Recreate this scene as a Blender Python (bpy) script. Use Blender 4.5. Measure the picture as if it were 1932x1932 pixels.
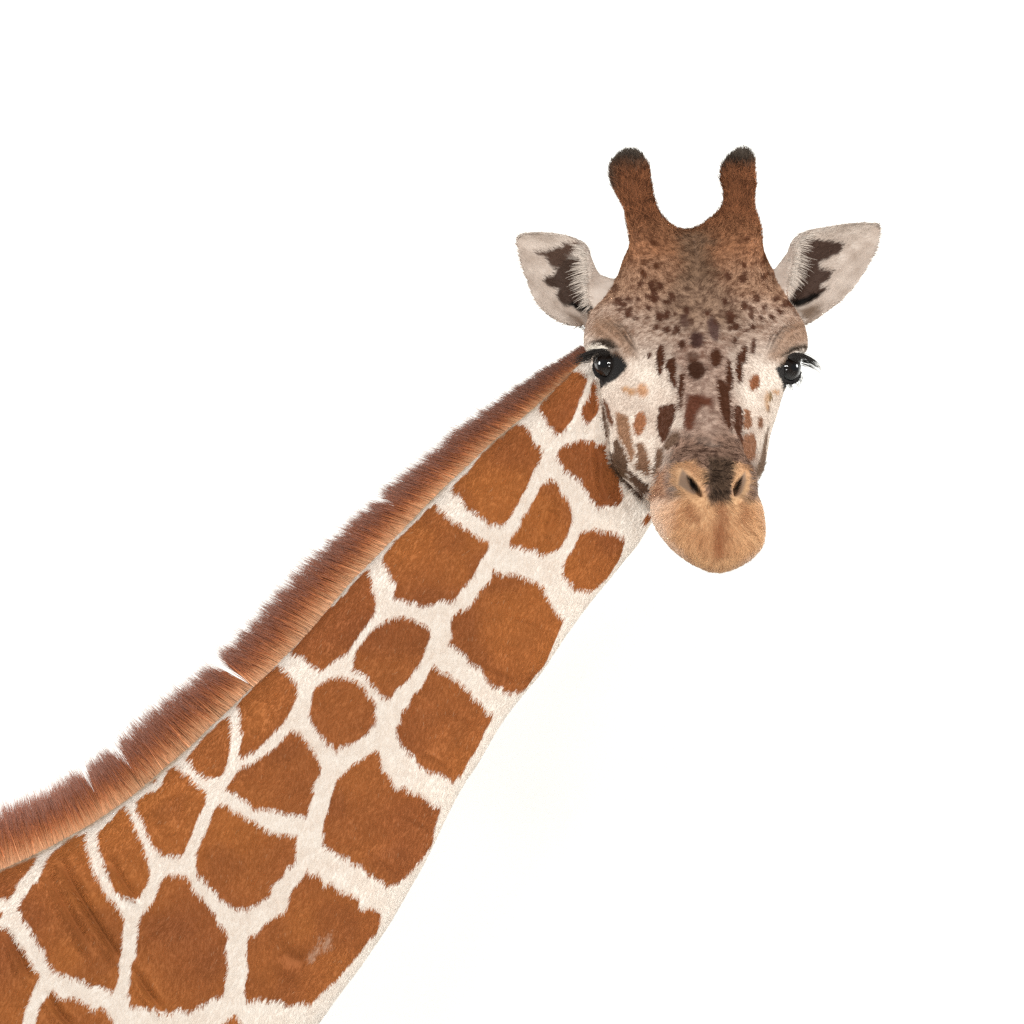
import bpy, math, random
import numpy as np
from mathutils import Vector

random.seed(7)
RNG = np.random.default_rng(7)

# ------------------------------------------------------------------ camera, world, lamps, exposure
sc = bpy.context.scene
for o in list(bpy.data.objects):
    bpy.data.objects.remove(o, do_unlink=True)
COL = sc.collection

DIST = 6.0                     # camera to the giraffe's neck, metres
FRAME = 1.6                    # width of the picture at that distance, metres
cam = bpy.data.cameras.new('camera')
cam.sensor_width = 36.0
cam.lens = 36.0 * DIST / FRAME
cam.clip_end = 200.0
cam_o = bpy.data.objects.new('camera', cam)
COL.objects.link(cam_o)
cam_o.location = (0, -DIST, 0)
cam_o.rotation_euler = (math.radians(90), 0, 0)
sc.camera = cam_o

world = bpy.data.worlds.new('World')
sc.world = world
world.use_nodes = True
bg = world.node_tree.nodes['Background']
bg.inputs[0].default_value = (1.0, 0.99, 0.97, 1)
bg.inputs[1].default_value = 0.40

def area(name, loc, target, size, power, color=(1, 0.985, 0.96)):
    l = bpy.data.lights.new(name, 'AREA')
    l.shape = 'DISK'
    l.size = size
    l.energy = power
    l.color = color
    o = bpy.data.objects.new(name, l)
    COL.objects.link(o)
    o.location = loc
    o.rotation_euler = (Vector(target) - Vector(loc)).to_track_quat('-Z', 'Y').to_euler()
    return o

area('studio_or_fill_lamp', (-0.75, -5.6, 1.15), (0.1, 0, 0), 0.42, 77)
area('studio_or_fill_lamp', (0.05, -5.6, 1.45), (0.1, 0, 0), 0.42, 77)
area('studio_or_fill_lamp', (0.85, -5.3, 1.2), (0.1, 0, 0), 0.42, 49)
area('studio_or_fill_lamp', (0.35, -5.2, -1.3), (0.2, 0, 0.1), 0.7, 34)  # added low fill, stands in for light bounced up from the white floor
# lamps washing the backdrop from both sides and above, well outside the frame
area('backdrop_lamp', (-4.4, -0.1, 0.9), (-0.4, 2.0, -0.2), 1.6, 195, (1, 1, 0.98))
area('backdrop_lamp', (4.4, -0.1, 0.9), (0.4, 2.0, -0.2), 1.6, 195, (1, 1, 0.98))

sc.view_settings.view_transform = 'Standard'
sc.view_settings.look = 'None'
sc.view_settings.exposure = -0.08
sc.view_settings.gamma = 1.0
sc.view_settings.use_curve_mapping = False
sc.render.engine = 'CYCLES'
sc.cycles.use_denoising = False
sc.cycles_curves.shape = 'RIBBONS'
sc.cycles_curves.subdivisions = 1
sc.cycles.max_bounces = 6
sc.cycles.diffuse_bounces = 3
sc.cycles.sample_clamp_indirect = 1.5
sc.cycles.caustics_reflective = False
sc.cycles.caustics_refractive = False

# ------------------------------------------------------------------ units: plan units (u) of a 1932 wide plan, 1 u = MU metres
MU = FRAME / 1932.0
def P(px, py, y=0.0):
    k = MU * (DIST + y) / DIST
    return np.array([(px - 966.0) * k, y, (966.0 - py) * k])
def plan(xyz):
    return np.stack([966.0 + xyz[:, 0] / MU, 966.0 - xyz[:, 2] / MU], 1)

VIEWS = {  # survey sheets: origin and scale (source units are 3072 wide)
    'A': (1000, 900, 1.932), 'B': (600, 1600, 1932 / 1100), 'C': (0, 2000, 1932 / 1072), 'D': (600, 2072, 1.932),
    'F': (1650, 800, 1932 / 900), 'G': (1750, 1200, 2.76), 'H': (1500, 400, 1.61),
    'EL': (1520, 650, 4.83), 'ER': (2280, 640, 4.83), 'YL': (1700, 1000, 6.44), 'YR': (2250, 1000, 6.44),
    'J': (1700, 1100, 4.83),
}
K = 1932.0 / 3072.0
def V(view, pts):
    ox, oy, s = VIEWS[view]
    p = np.array(pts, float)
    return np.stack([(ox + p[:, 0] / s) * K, (oy + p[:, 1] / s) * K], 1)

def lin(rgb):
    c = np.array(rgb, float) / 255.0
    return np.where(c <= 0.04045, c / 12.92, ((c + 0.055) / 1.055) ** 2.4)
def smooth(a, b, x):
    t = np.clip((x - a) / (b - a), 0, 1)
    return t * t * (3 - 2 * t)

def _hash(ix, iy, iz, seed):
    h = (ix.astype(np.int64) * 374761393 + iy.astype(np.int64) * 668265263 + iz.astype(np.int64) * 2147483647 + seed * 974711) & 0xFFFFFFFF
    h = ((h ^ (h >> 13)) * 1274126177) & 0xFFFFFFFF
    h = (h ^ (h >> 16)) & 0xFFFFFF
    return h / float(0xFFFFFF)
def noise3(p, scale, seed=0):
    q = p / scale
    i = np.floor(q).astype(np.int64); f = q - i; f = f * f * (3 - 2 * f)
    r = 0
    for dx in (0, 1):
        for dy in (0, 1):
            for dz in (0, 1):
                w = (f[:, 0] if dx else 1 - f[:, 0]) * (f[:, 1] if dy else 1 - f[:, 1]) * (f[:, 2] if dz else 1 - f[:, 2])
                r = r + w * _hash(i[:, 0] + dx, i[:, 1] + dy, i[:, 2] + dz, seed)
    return r
def fbm(p, scale, seed=0, n=3):
    r = 0; a = 0.5; t = 0
    for k in range(n):
        r = r + a * noise3(p, scale / 2 ** k, seed + k * 17); t += a; a *= 0.5
    return r / t
def sdf_poly(pts, poly, margin):
    """signed distance (negative inside) to a closed polygon; +margin beyond its box"""
    d = np.full(len(pts), float(margin))
    lo = poly.min(0) - margin; hi = poly.max(0) + margin
    idx = np.where((pts[:, 0] > lo[0]) & (pts[:, 0] < hi[0]) & (pts[:, 1] > lo[1]) & (pts[:, 1] < hi[1]))[0]
    if not len(idx):
        return d
    p = pts[idx]
    best = np.full(len(p), 1e18); ins = np.zeros(len(p), bool)
    n = len(poly)
    for k in range(n):
        a = poly[k]; b = poly[(k + 1) % n]
        e = b - a; w = p - a
        t = np.clip((w @ e) / max(e @ e, 1e-12), 0, 1)
        best = np.minimum(best, ((w - t[:, None] * e) ** 2).sum(1))
        c = ((a[1] > p[:, 1]) != (b[1] > p[:, 1]))
        if abs(b[1] - a[1]) > 1e-9:
            ins ^= c & (p[:, 0] < a[0] + (p[:, 1] - a[1]) / (b[1] - a[1]) * e[0])
    s = np.sqrt(best); s[ins] *= -1
    d[idx] = np.minimum(s, margin)
    return d
def dist_line(pts, line, margin=60):
    d = np.full(len(pts), float(margin)); tt = np.zeros(len(pts))
    lo = line.min(0) - margin; hi = line.max(0) + margin
    idx = np.where((pts[:, 0] > lo[0]) & (pts[:, 0] < hi[0]) & (pts[:, 1] > lo[1]) & (pts[:, 1] < hi[1]))[0]
    p = pts[idx]; n = len(line) - 1
    best = np.full(len(p), 1e18); bt = np.zeros(len(p))
    for k in range(n):
        a = line[k]; e = line[k + 1] - a; w = p - a
        t = np.clip((w @ e) / (e @ e), 0, 1)
        q = ((w - t[:, None] * e) ** 2).sum(1)
        m = q < best
        best[m] = q[m]; bt[m] = (k + t[m]) / n
    d[idx] = np.minimum(np.sqrt(best), margin); tt[idx] = bt
    return d, tt

# ------------------------------------------------------------------ materials
def mat_new(name):
    m = bpy.data.materials.new(name); m.use_nodes = True
    nt = m.node_tree
    return m, nt, nt.nodes['Principled BSDF']

def m_backdrop():
    m, nt, b = mat_new('white_paper')
    n = nt.nodes.new('ShaderNodeTexNoise'); n.inputs['Scale'].default_value = 3.0
    r = nt.nodes.new('ShaderNodeMixRGB')
    r.inputs[1].default_value = (0.89, 0.892, 0.868, 1); r.inputs[2].default_value = (0.895, 0.897, 0.873, 1)
    nt.links.new(n.outputs['Fac'], r.inputs[0]); nt.links.new(r.outputs[0], b.inputs['Base Color'])
    b.inputs['Roughness'].default_value = 0.9
    b.inputs['Specular IOR Level'].default_value = 0.0
    return m
def m_skin():
    m, nt, b = mat_new('giraffe_hide')
    a = nt.nodes.new('ShaderNodeAttribute'); a.attribute_name = 'coat_colour'
    n = nt.nodes.new('ShaderNodeTexNoise'); n.inputs['Scale'].default_value = 320; n.inputs['Detail'].default_value = 3
    bu = nt.nodes.new('ShaderNodeBump'); bu.inputs['Strength'].default_value = 0.35; bu.inputs['Distance'].default_value = 0.002
    tc = nt.nodes.new('ShaderNodeTexCoord'); nt.links.new(tc.outputs['Object'], n.inputs['Vector'])
    nt.links.new(n.outputs['Fac'], bu.inputs['Height'])
    nt.links.new(bu.outputs[0], b.inputs['Normal'])
    nt.links.new(a.outputs['Color'], b.inputs['Base Color'])
    b.inputs['Roughness'].default_value = 0.65
    b.inputs['Specular IOR Level'].default_value = 0.1
    return m
def m_hair(name, root=1.0, tip=1.0, nmix=0.85, rough=0.6, spec=0.2):
    """strand colour from the per-strand tint, shaded with the hide's own normal"""
    m, nt, b = mat_new(name)
    if spec == 0:                                  # matt hair: plain diffuse
        out_ = nt.nodes['Material Output']; nt.nodes.remove(b)
        b = nt.nodes.new('ShaderNodeBsdfDiffuse'); nt.links.new(b.outputs[0], out_.inputs[0])
    a = nt.nodes.new('ShaderNodeAttribute'); a.attribute_name = 'tint'
    h = nt.nodes.new('ShaderNodeHairInfo')
    mr = nt.nodes.new('ShaderNodeMapRange'); mr.inputs['To Min'].default_value = root; mr.inputs['To Max'].default_value = tip
    nt.links.new(h.outputs['Intercept'], mr.inputs['Value'])
    mu = nt.nodes.new('ShaderNodeVectorMath'); mu.operation = 'SCALE'
    nt.links.new(a.outputs['Color'], mu.inputs[0]); nt.links.new(mr.outputs[0], mu.inputs['Scale'])
    nt.links.new(mu.outputs[0], b.inputs[0])
    if nmix > 0:
        na = nt.nodes.new('ShaderNodeAttribute'); na.attribute_name = 'hide_normal'
        g = nt.nodes.new('ShaderNodeNewGeometry')
        mx = nt.nodes.new('ShaderNodeMix'); mx.data_type = 'VECTOR'; mx.inputs[0].default_value = nmix
        nt.links.new(g.outputs['Normal'], mx.inputs[4]); nt.links.new(na.outputs['Vector'], mx.inputs[5])
        nn = nt.nodes.new('ShaderNodeVectorMath'); nn.operation = 'NORMALIZE'
        nt.links.new(mx.outputs[1], nn.inputs[0]); nt.links.new(nn.outputs[0], b.inputs['Normal'])
    b.inputs['Roughness'].default_value = rough
    if spec > 0: b.inputs['Specular IOR Level'].default_value = spec
    return m
def m_mane():
    m, nt, b = mat_new('mane_hair')
    h = nt.nodes.new('ShaderNodeHairInfo')
    cr = nt.nodes.new('ShaderNodeValToRGB')
    e = cr.color_ramp.elements
    stops = [(0.0, (220, 176, 140)), (0.28, (206, 150, 108)), (0.54, (182, 112, 70)), (0.78, (152, 92, 66)), (1.0, (158, 124, 112))]
    while len(e) < len(stops): e.new(0.5)
    for el, (p, c) in zip(e, stops):
        el.position = p; el.color = (*lin(c), 1)
    a = nt.nodes.new('ShaderNodeAttribute'); a.attribute_name = 'tint'
    mx = nt.nodes.new('ShaderNodeMixRGB'); mx.blend_type = 'MULTIPLY'; mx.inputs[0].default_value = 1
    nt.links.new(h.outputs['Intercept'], cr.inputs[0])
    nt.links.new(cr.outputs[0], mx.inputs[1]); nt.links.new(a.outputs['Color'], mx.inputs[2])
    nt.links.new(mx.outputs[0], b.inputs['Base Color'])
    b.inputs['Roughness'].default_value = 0.45; b.inputs['Specular IOR Level'].default_value = 0.35
    return m
def m_eye():
    m, nt, b = mat_new('dark_eye')
    a = nt.nodes.new('ShaderNodeAttribute'); a.attribute_name = 'iris'
    nt.links.new(a.outputs['Color'], b.inputs['Base Color'])
    b.inputs['Roughness'].default_value = 0.04
    b.inputs['Specular IOR Level'].default_value = 0.3
    b.inputs['Coat Weight'].default_value = 0.25; b.inputs['Coat Roughness'].default_value = 0.02
    return m

M_SKIN = m_skin(); M_COAT = m_hair('coat_hair', 0.9, 1.12, spec=0.0, rough=0.9); M_MANE = m_mane(); M_EYE = m_eye()
M_LASH = m_hair('lash_hair', 1, 1, nmix=0.0, rough=0.4, spec=0.3); M_TUFT = m_hair('tuft_hair', 0.9, 1.05, nmix=0.5, spec=0.0)

# ------------------------------------------------------------------ setting: white seamless paper behind the animal
def build_backdrop():
    prof = [(2.0, 7.0)]
    for k in range(0, 13):
        a = math.radians(90 * k / 12)
        prof.append((2.0 - 1.5 * (1 - math.cos(a)), -3.0 - 1.5 * math.sin(a)))
    prof.append((-9.0, -4.5))
    v = []; f = []
    for (y, z) in prof:
        v += [(-14, y, z), (14, y, z)]
    for k in range(len(prof) - 1):
        f.append((2 * k, 2 * k + 1, 2 * k + 3, 2 * k + 2))
    me = bpy.data.meshes.new('backdrop'); me.from_pydata(v, [], f); me.update()
    for p in me.polygons: p.use_smooth = True
    me.materials.append(m_backdrop())
    o = bpy.data.objects.new('backdrop', me); COL.objects.link(o)
    o['kind'] = 'structure'; o['label'] = 'plain white seamless studio backdrop behind the giraffe'
build_backdrop()

# ------------------------------------------------------------------ lofting helpers
def crom_closed(ctrl, n):
    c = np.array(ctrl, float); m = len(c)
    t = np.linspace(0, m, n * 4, endpoint=False); i = t.astype(int); f = (t - i)[:, None]
    p0, p1, p2, p3 = c[(i - 1) % m], c[i % m], c[(i + 1) % m], c[(i + 2) % m]
    pts = 0.5 * (2 * p1 + (p2 - p0) * f + (2 * p0 - 5 * p1 + 4 * p2 - p3) * f ** 2 + (3 * p1 - p0 - 3 * p2 + p3) * f ** 3)
    return pts[::4]
def crom_rows(rows, n):
    """smooth interpolation down a table of rows"""
    c = np.array(rows, float); m = len(c)
    t = np.linspace(0, m - 1, n); i = np.minimum(t.astype(int), m - 2); f = (t - i)[:, None]
    g = lambda k: c[np.clip(k, 0, m - 1)]
    p0, p1, p2, p3 = g(i - 1), g(i), g(i + 1), g(i + 2)
    return 0.5 * (2 * p1 + (p2 - p0) * f + (2 * p0 - 5 * p1 + 4 * p2 - p3) * f ** 2 + (3 * p1 - p0 - 3 * p2 + p3) * f ** 3)
class Geo:
    def __init__(s): s.v = []; s.f = []; s.n = 0
    def loft(s, rings):
        N = len(rings[0]); b = s.n
        for r in rings: s.v.append(np.asarray(r, float)); s.n += N
        for k in range(len(rings) - 1):
            for j in range(N):
                j2 = (j + 1) % N
                s.f.append((b + k * N + j, b + k * N + j2, b + (k + 1) * N + j2, b + (k + 1) * N + j))
        for k, flip in ((0, True), (len(rings) - 1, False)):
            c = s.n; s.v.append(np.asarray(rings[k], float).mean(0)[None]); s.n += 1
            for j in range(N):
                j2 = (j + 1) % N
                s.f.append((b + k * N + j2, b + k * N + j, c) if flip else (b + k * N + j, b + k * N + j2, c))
    def tube(s, path, radii, n=14):
        path = np.array(path, float); rings = []
        for k in range(len(path)):
            t = path[min(k + 1, len(path) - 1)] - path[max(k - 1, 0)]; t /= np.linalg.norm(t)
            u = np.cross(t, (0.13, 1, 0.2)); u /= np.linalg.norm(u); w = np.cross(t, u)
            a = np.linspace(0, 2 * np.pi, n, endpoint=False)
            rings.append(path[k] + radii[k] * (np.cos(a)[:, None] * u + np.sin(a)[:, None] * w))
        s.loft(rings)
    def ball(s, c, r, n=20):
        rings = []
        for k in range(1, n):
            th = math.pi * k / n; a = np.linspace(0, 2 * np.pi, 2 * n, endpoint=False)
            rings.append(np.stack([c[0] + r[0] * math.sin(th) * np.cos(a), c[1] + r[1] * math.sin(th) * np.sin(a), np.full(2 * n, c[2] + r[2] * math.cos(th))], 1))
        s.loft(rings)

# ------------------------------------------------------------------ the giraffe: survey tables (plan units; depths in metres)
# neck stations: dorsal point, ventral point, depth of the centre, sideways half thickness / half width
NECK = [(1270, 520, 1385, 790, .075, .60), (1180, 590, 1320, 900, .065, .58), (1092, 683, 1237, 965, .055, .56), (1040, 735, 1190, 1030, .05, .55),
        (930, 830, 1120, 1115, .045, .55), (850, 905, 1065, 1190, .04, .55), (760, 995, 1010, 1268, .035, .55), (660, 1095, 942, 1356, .03, .55),
        (545, 1225, 886, 1448, .025, .55), (430, 1335, 836, 1535, .02, .55), (340, 1423, 786, 1636, .015, .55), (240, 1505, 728, 1735, .01, .55),
        (120, 1583, 650, 1850, .005, .54), (0, 1638, 566, 1962, 0, .53), (-160, 1700, 480, 2090, 0, .52), (-340, 1765, 400, 2240, 0, .52), (-520, 1830, 330, 2400, 0, .52)]
ND = crom_rows(NECK, 170)
ND[:, 2] += 6; ND[:, 3] += 4
def neck_y(pp):
    """depth of the neck's near flank under plan points"""
    out = np.zeros(len(pp))
    for k, p in enumerate(pp):
        c = (ND[:, 0:2] + ND[:, 2:4]) / 2; a = (ND[:, 0:2] - ND[:, 2:4]) / 2
        L = np.linalg.norm(a, axis=1); an = a / L[:, None]; pr = np.stack([-an[:, 1], an[:, 0]], 1)
        w = p - c
        i = np.argmin(np.abs((w * pr).sum(1)) + 0.05 * np.abs((w * an).sum(1)))
        u = np.clip((w[i] @ an[i]) / L[i], -1, 1)
        out[k] = ND[i, 4] - ND[i, 5] * L[i] * MU * math.sqrt(max(0.0, 1 - u * u))
    return out
# head slices: level, left, right, bridge centre, bridge half width, front, widest depth, back
HEAD = [(440, 1280, 1332, 1306, 15, .03, .06, .09), (444, 1245, 1365, 1306, 40, .012, .06, .12), (452, 1212, 1400, 1306, 60, -.006, .055, .14),
        (470, 1184, 1438, 1306, 80, -.032, .045, .15), (500, 1172, 1453, 1308, 90, -.062, .035, .15), (530, 1163, 1462, 1310, 95, -.085, .02, .15),
        (560, 1143, 1482, 1312, 100, -.108, 0, .15), (585, 1120, 1501, 1314, 105, -.127, -.02, .15), (610, 1109, 1515, 1315, 110, -.145, -.04, .14),
        (640, 1104, 1522, 1316, 112, -.165, -.06, .13), (660, 1108, 1520, 1317, 110, -.18, -.075, .12), (685, 1128, 1500, 1318, 104, -.198, -.085, .11),
        (710, 1132, 1492, 1320, 98, -.215, -.09, .10), (740, 1136, 1478, 1323, 90, -.235, -.10, .08), (780, 1143, 1466, 1327, 80, -.262, -.115, .06),
        (820, 1151, 1453, 1330, 70, -.288, -.13, .03), (860, 1156, 1446, 1334, 62, -.312, -.15, 0), (890, 1172, 1437, 1337, 56, -.328, -.18, -.05),
        (915, 1196, 1424, 1340, 50, -.335, -.21, -.10), (935, 1217, 1414, 1342, 40, -.335, -.24, -.16), (950, 1238, 1398, 1342, 30, -.33, -.255, -.2), (962, 1275, 1385, 1342, 22, -.32, -.265, -.23)]
HD = crom_rows(HEAD, 120)
MUZ = [(838, 1300, 1385, -.305, -.2), (848, 1280, 1400, -.325, -.2), (860, 1265, 1411, -.337, -.2), (880, 1250, 1418, -.352, -.2), (900, 1244, 1422, -.363, -.2),
       (930, 1234, 1428, -.379, -.2), (960, 1231, 1436, -.389, -.2), (990, 1238, 1440, -.392, -.2), (1020, 1258, 1438, -.389, -.21),
       (1040, 1277, 1427, -.383, -.22), (1058, 1302, 1408, -.37, -.24), (1070, 1326, 1384, -.354, -.265), (1076, 1344, 1366, -.337, -.30)]
HORN_L = [(287, 1184, 1194, .062), (289, 1175, 1203, .061), (294, 1165, 1212, .06), (303, 1156, 1219, .058), (318, 1149, 1226, .055), (345, 1152, 1230, .052), (370, 1164, 1236, .048),
          (400, 1177, 1246, .042), (420, 1181, 1261, .036), (436, 1184, 1281, .03), (452, 1187, 1296, .022), (490, 1190, 1310, .015), (530, 1200, 1300, .015)]
HORN_R = [(285, 1399, 1407, .062), (287, 1390, 1413, .061), (293, 1378, 1420, .06), (303, 1367, 1425, .058), (320, 1359, 1426, .055), (340, 1358, 1427, .052), (360, 1362, 1427, .048),
          (385, 1361, 1427, .043), (402, 1352, 1429, .04), (418, 1335, 1433, .036), (434, 1316, 1437, .03), (452, 1306, 1440, .022), (490, 1300, 1440, .015), (530, 1315, 1430, .015)]
# ears: lateral edge, medial silhouette, medial margin of the cup (survey sheets), base to tip handled below
EAR_L = [((166, 312), (215, 260), (196, 284)), ((152, 378), (310, 235), (302, 248)), ((175, 530), (560, 234), (555, 246)), ((218, 700), (800, 262), (792, 276)), ((274, 850), (980, 314), (965, 332)),
         ((342, 1040), (1110, 384), (1085, 412)), ((412, 1200), (1182, 464), (1160, 512)), ((502, 1330), (1228, 600), (1186, 680)), ((622, 1438), (1290, 740), (1192, 860)),
         ((762, 1518), (1360, 832), (1198, 1020)), ((922, 1578), (1450, 872), (1210, 1180)), ((1062, 1638), (1540, 892), (1240, 1330)), ((1150, 1670), (1640, 890), (1290, 1400)), ((1300, 1690), (1740, 920), (1420, 1430))]
EAR_R = [((1730, 196), (1692, 150), (1706, 172)), ((1736, 290), (1550, 137), (1553, 148)), ((1712, 450), (1350, 146), (1353, 160)), ((1648, 610), (1130, 176), (1135, 190)), ((1568, 760), (930, 210), (936, 226)),
         ((1478, 910), (742, 246), (752, 268)), ((1368, 1070), (584, 310), (604, 345)), ((1240, 1198), (484, 394), (522, 450)), ((1110, 1318), (434, 482), (482, 610)),
         ((980, 1418), (392, 582), (444, 770)), ((850, 1516), (324, 672), (412, 940)), ((740, 1586), (244, 772), (384, 1110)), ((640, 1620), (150, 860), (380, 1260)), ((480, 1650), (40, 890), (300, 1360))]
EYES = {'L': dict(c=P(1815 * K + 9, 1097 * K - 2, -.100), g=np.array((-.47, -.88, .02)), s=-1), 'R': dict(c=P(2369 * K - 8, 1108 * K - 3, -.098), g=np.array((.66, -.75, 0)), s=1)}
ER = 0.0238
for e in EYES.values(): e['g'] = e['g'] / np.linalg.norm(e['g'])

def eye_frame(e):
    g = e['g']; up = np.array((0, 0, 1.0)); up = up - g * (up @ g); up /= np.linalg.norm(up)
    out = np.cross(up, g)
    out = out if out[0] * e['s'] > 0 else -out        # points to the outer corner (away from the nose)
    return g, up, out
def lid_curve(e, part, n=15, rad=1.08):
    """points along the upper or lower lid over the eyeball, from inner to outer corner"""
    g, up, out = eye_frame(e); pts = []
    for t in np.linspace(-1, 1, n):
        az = math.radians(82) * t
        el = (math.radians(46) if part == 'upper' else -math.radians(62)) * (1 - abs(t) ** 2.2) + math.radians(7) * t
        d = g * math.cos(az) * math.cos(el) + out * math.sin(az) * math.cos(el) + up * math.sin(el)
        pts.append(e['c'] + d * ER * rad)
    return np.array(pts)

def build_body():
    G = Geo()
    # neck and the start of the shoulder
    rings = []
    a = np.linspace(0, 2 * np.pi, 96, endpoint=False)
    for r in ND[::-1]:
        D, Vn = P(r[0], r[1], r[4]), P(r[2], r[3], r[4])
        c = (D + Vn) / 2; ax = (D - Vn) / 2; L = np.linalg.norm(ax)
        lat = r[5] * L * (1 - 0.12 * np.cos(a))
        rings.append(c + np.cos(a)[:, None] * ax + (np.sin(a) * lat)[:, None] * np.array((0, 1, 0)))
    G.loft(rings)
    # skull and jaw
    rings = []
    for (py, Lx, Rx, xc, wb, f, yw, b) in HD:
        k = MU * (DIST + yw) / DIST; z = (966 - py) * k
        X = lambda px: (px - 966) * k
        d = b - f; xl, xr, x0 = X(Lx), X(Rx), X(xc); w = wb * k
        w = min(w, 0.7 * (xr - x0), 0.7 * (x0 - xl))
        ym = lambda t: f + (yw - f) * t
        ctrl = [(x0, f), (x0 + .62 * w, ym(.05)), (x0 + w, ym(.2)), (x0 + w + .62 * (xr - x0 - w), ym(.55)), (xr - .03 * (xr - x0), ym(.88)), (xr, yw + .1 * (b - yw)),
                (xr - .10 * (xr - x0), yw + .5 * (b - yw)), (xr - .42 * (xr - x0), yw + .86 * (b - yw)), (x0, b),
                (xl + .42 * (x0 - xl), yw + .86 * (b - yw)), (xl + .10 * (x0 - xl), yw + .5 * (b - yw)), (xl, yw + .1 * (b - yw)), (xl + .03 * (x0 - xl), ym(.88)),
                (x0 - w - .62 * (x0 - xl - w), ym(.55)), (x0 - w, ym(.2)), (x0 - .62 * w, ym(.05))]
        pts = crom_closed(ctrl, 96)
        rings.append(np.stack([pts[:, 0], pts[:, 1], np.full(len(pts), z)], 1))
    G.loft(rings)
    # muzzle
    rings = []
    for (py, Lx, Rx, f, b) in crom_rows(MUZ, 60):
        ym = f * .62 + b * .38; k = MU * (DIST + ym) / DIST; z = (966 - py) * k
        c = ((Lx + Rx) / 2 - 966) * k; h = (Rx - Lx) / 2 * k
        aa = np.linspace(0, 2 * np.pi, 72, endpoint=False); ca, sa = np.cos(aa), np.sin(aa)
        x = c + h * np.sign(ca) * np.abs(ca) ** .9
        y = np.where(sa > 0, ym + (b - ym) * np.abs(sa) ** .9, ym + (f - ym) * np.abs(sa) ** .85)
        rings.append(np.stack([x, y, np.full(72, z)], 1))
    G.loft(rings)
    # ossicones
    for H in (HORN_L, HORN_R):
        rings = []
        for (py, Lx, Rx, y) in crom_rows(H, 40):
            trim = 5.0 * float(smooth(430, 385, py)) * float(smooth(284, 296, py)); Lx += trim; Rx -= trim     # room for the hair
            k = MU * (DIST + y) / DIST
            aa = np.linspace(0, 2 * np.pi, 40, endpoint=False); h = (Rx - Lx) / 2 * k
            rings.append(np.stack([((Lx + Rx) / 2 - 966) * k + h * np.cos(aa), y + h * .95 * np.sin(aa), np.full(40, (966 - py) * k)], 1))
        G.loft(rings)
    # ears: cupped shells with a rolled medial margin
    for E, view in ((EAR_L, 'EL'), (EAR_R, 'ER')):
        n = len(E); rings = []
        rows = []
        for k, (l, s, m) in enumerate(E):
            q = V(view, [l, s, m]); u = k / (n - 1)
            rows.append(list(q.reshape(-1)) + [u])
        for r in crom_rows(rows, 60):
            u = float(np.clip(r[6], 0, 1)); y0 = .045 - .035 * u
            cup = .006 + .050 * math.sin(math.pi * min(u * 1.25, 1) * .5) * (1 - .25 * smooth(.8, 1, u))
            th = .0065 + .012 * u
            l, s, m = P(r[0], r[1], y0), P(r[2], r[3], y0), P(r[4], r[5], y0 - .012 - .016 * u)
            mid = (l + m) / 2
            lerp = lambda p, q, t: p * (1 - t) + q * t
            back = lambda v, d: v + np.array((0, d, 0))
            inner = [back(lerp(l, m, .0), .004), back(lerp(l, m, .14), cup * .50), back(lerp(l, m, .32), cup * .9), back(lerp(l, m, .55), cup * 1.05), back(lerp(l, m, .8), cup * .75), back(lerp(l, m, .95), .008)]
            roll = [back(m, -.001), back(lerp(m, s, .55), -.003 * (1 - u) - .002), back(s, .008)]
            outer = [back(lerp(s, l, .12), cup * .55 + th), back(lerp(s, l, .4), cup * 1.1 + th * 1.3), back(lerp(s, l, .7), cup * .9 + th * 1.3), back(lerp(s, l, .92), cup * .3 + th * 1.1)]
            rings.append(crom_closed(np.array(inner + roll + outer), 72))
        G.loft(rings)
    # orbits and eyelids
    for e in EYES.values():
        g, up, out = eye_frame(e)
        G.ball(e['c'] - g * .016 - out * .004, (.026, .026, .028))
        G.ball(e['c'] + up * .021 - g * .012 - out * .002, (.024, .024, .013))
        for part in ('upper', 'lower'):
            pts = lid_curve(e, part)
            r = [(.0034 + (.0018 if part == 'upper' else .0008) * math.sin(math.pi * t)) for t in np.linspace(0, 1, len(pts))]
            G.tube(pts, r, 12)
    v = np.concatenate(G.v)
    me = bpy.data.meshes.new('body_blocks'); me.from_pydata(v.tolist(), [], G.f); me.update()
    o = bpy.data.objects.new('body_blocks', me); COL.objects.link(o)
    md = o.modifiers.new('remesh', 'REMESH'); md.mode = 'VOXEL'; md.voxel_size = 0.0022; md.use_smooth_shade = True
    dg = bpy.context.evaluated_depsgraph_get()
    em = bpy.data.meshes.new_from_object(o.evaluated_get(dg))
    bpy.data.objects.remove(o, do_unlink=True)
    return em

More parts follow.
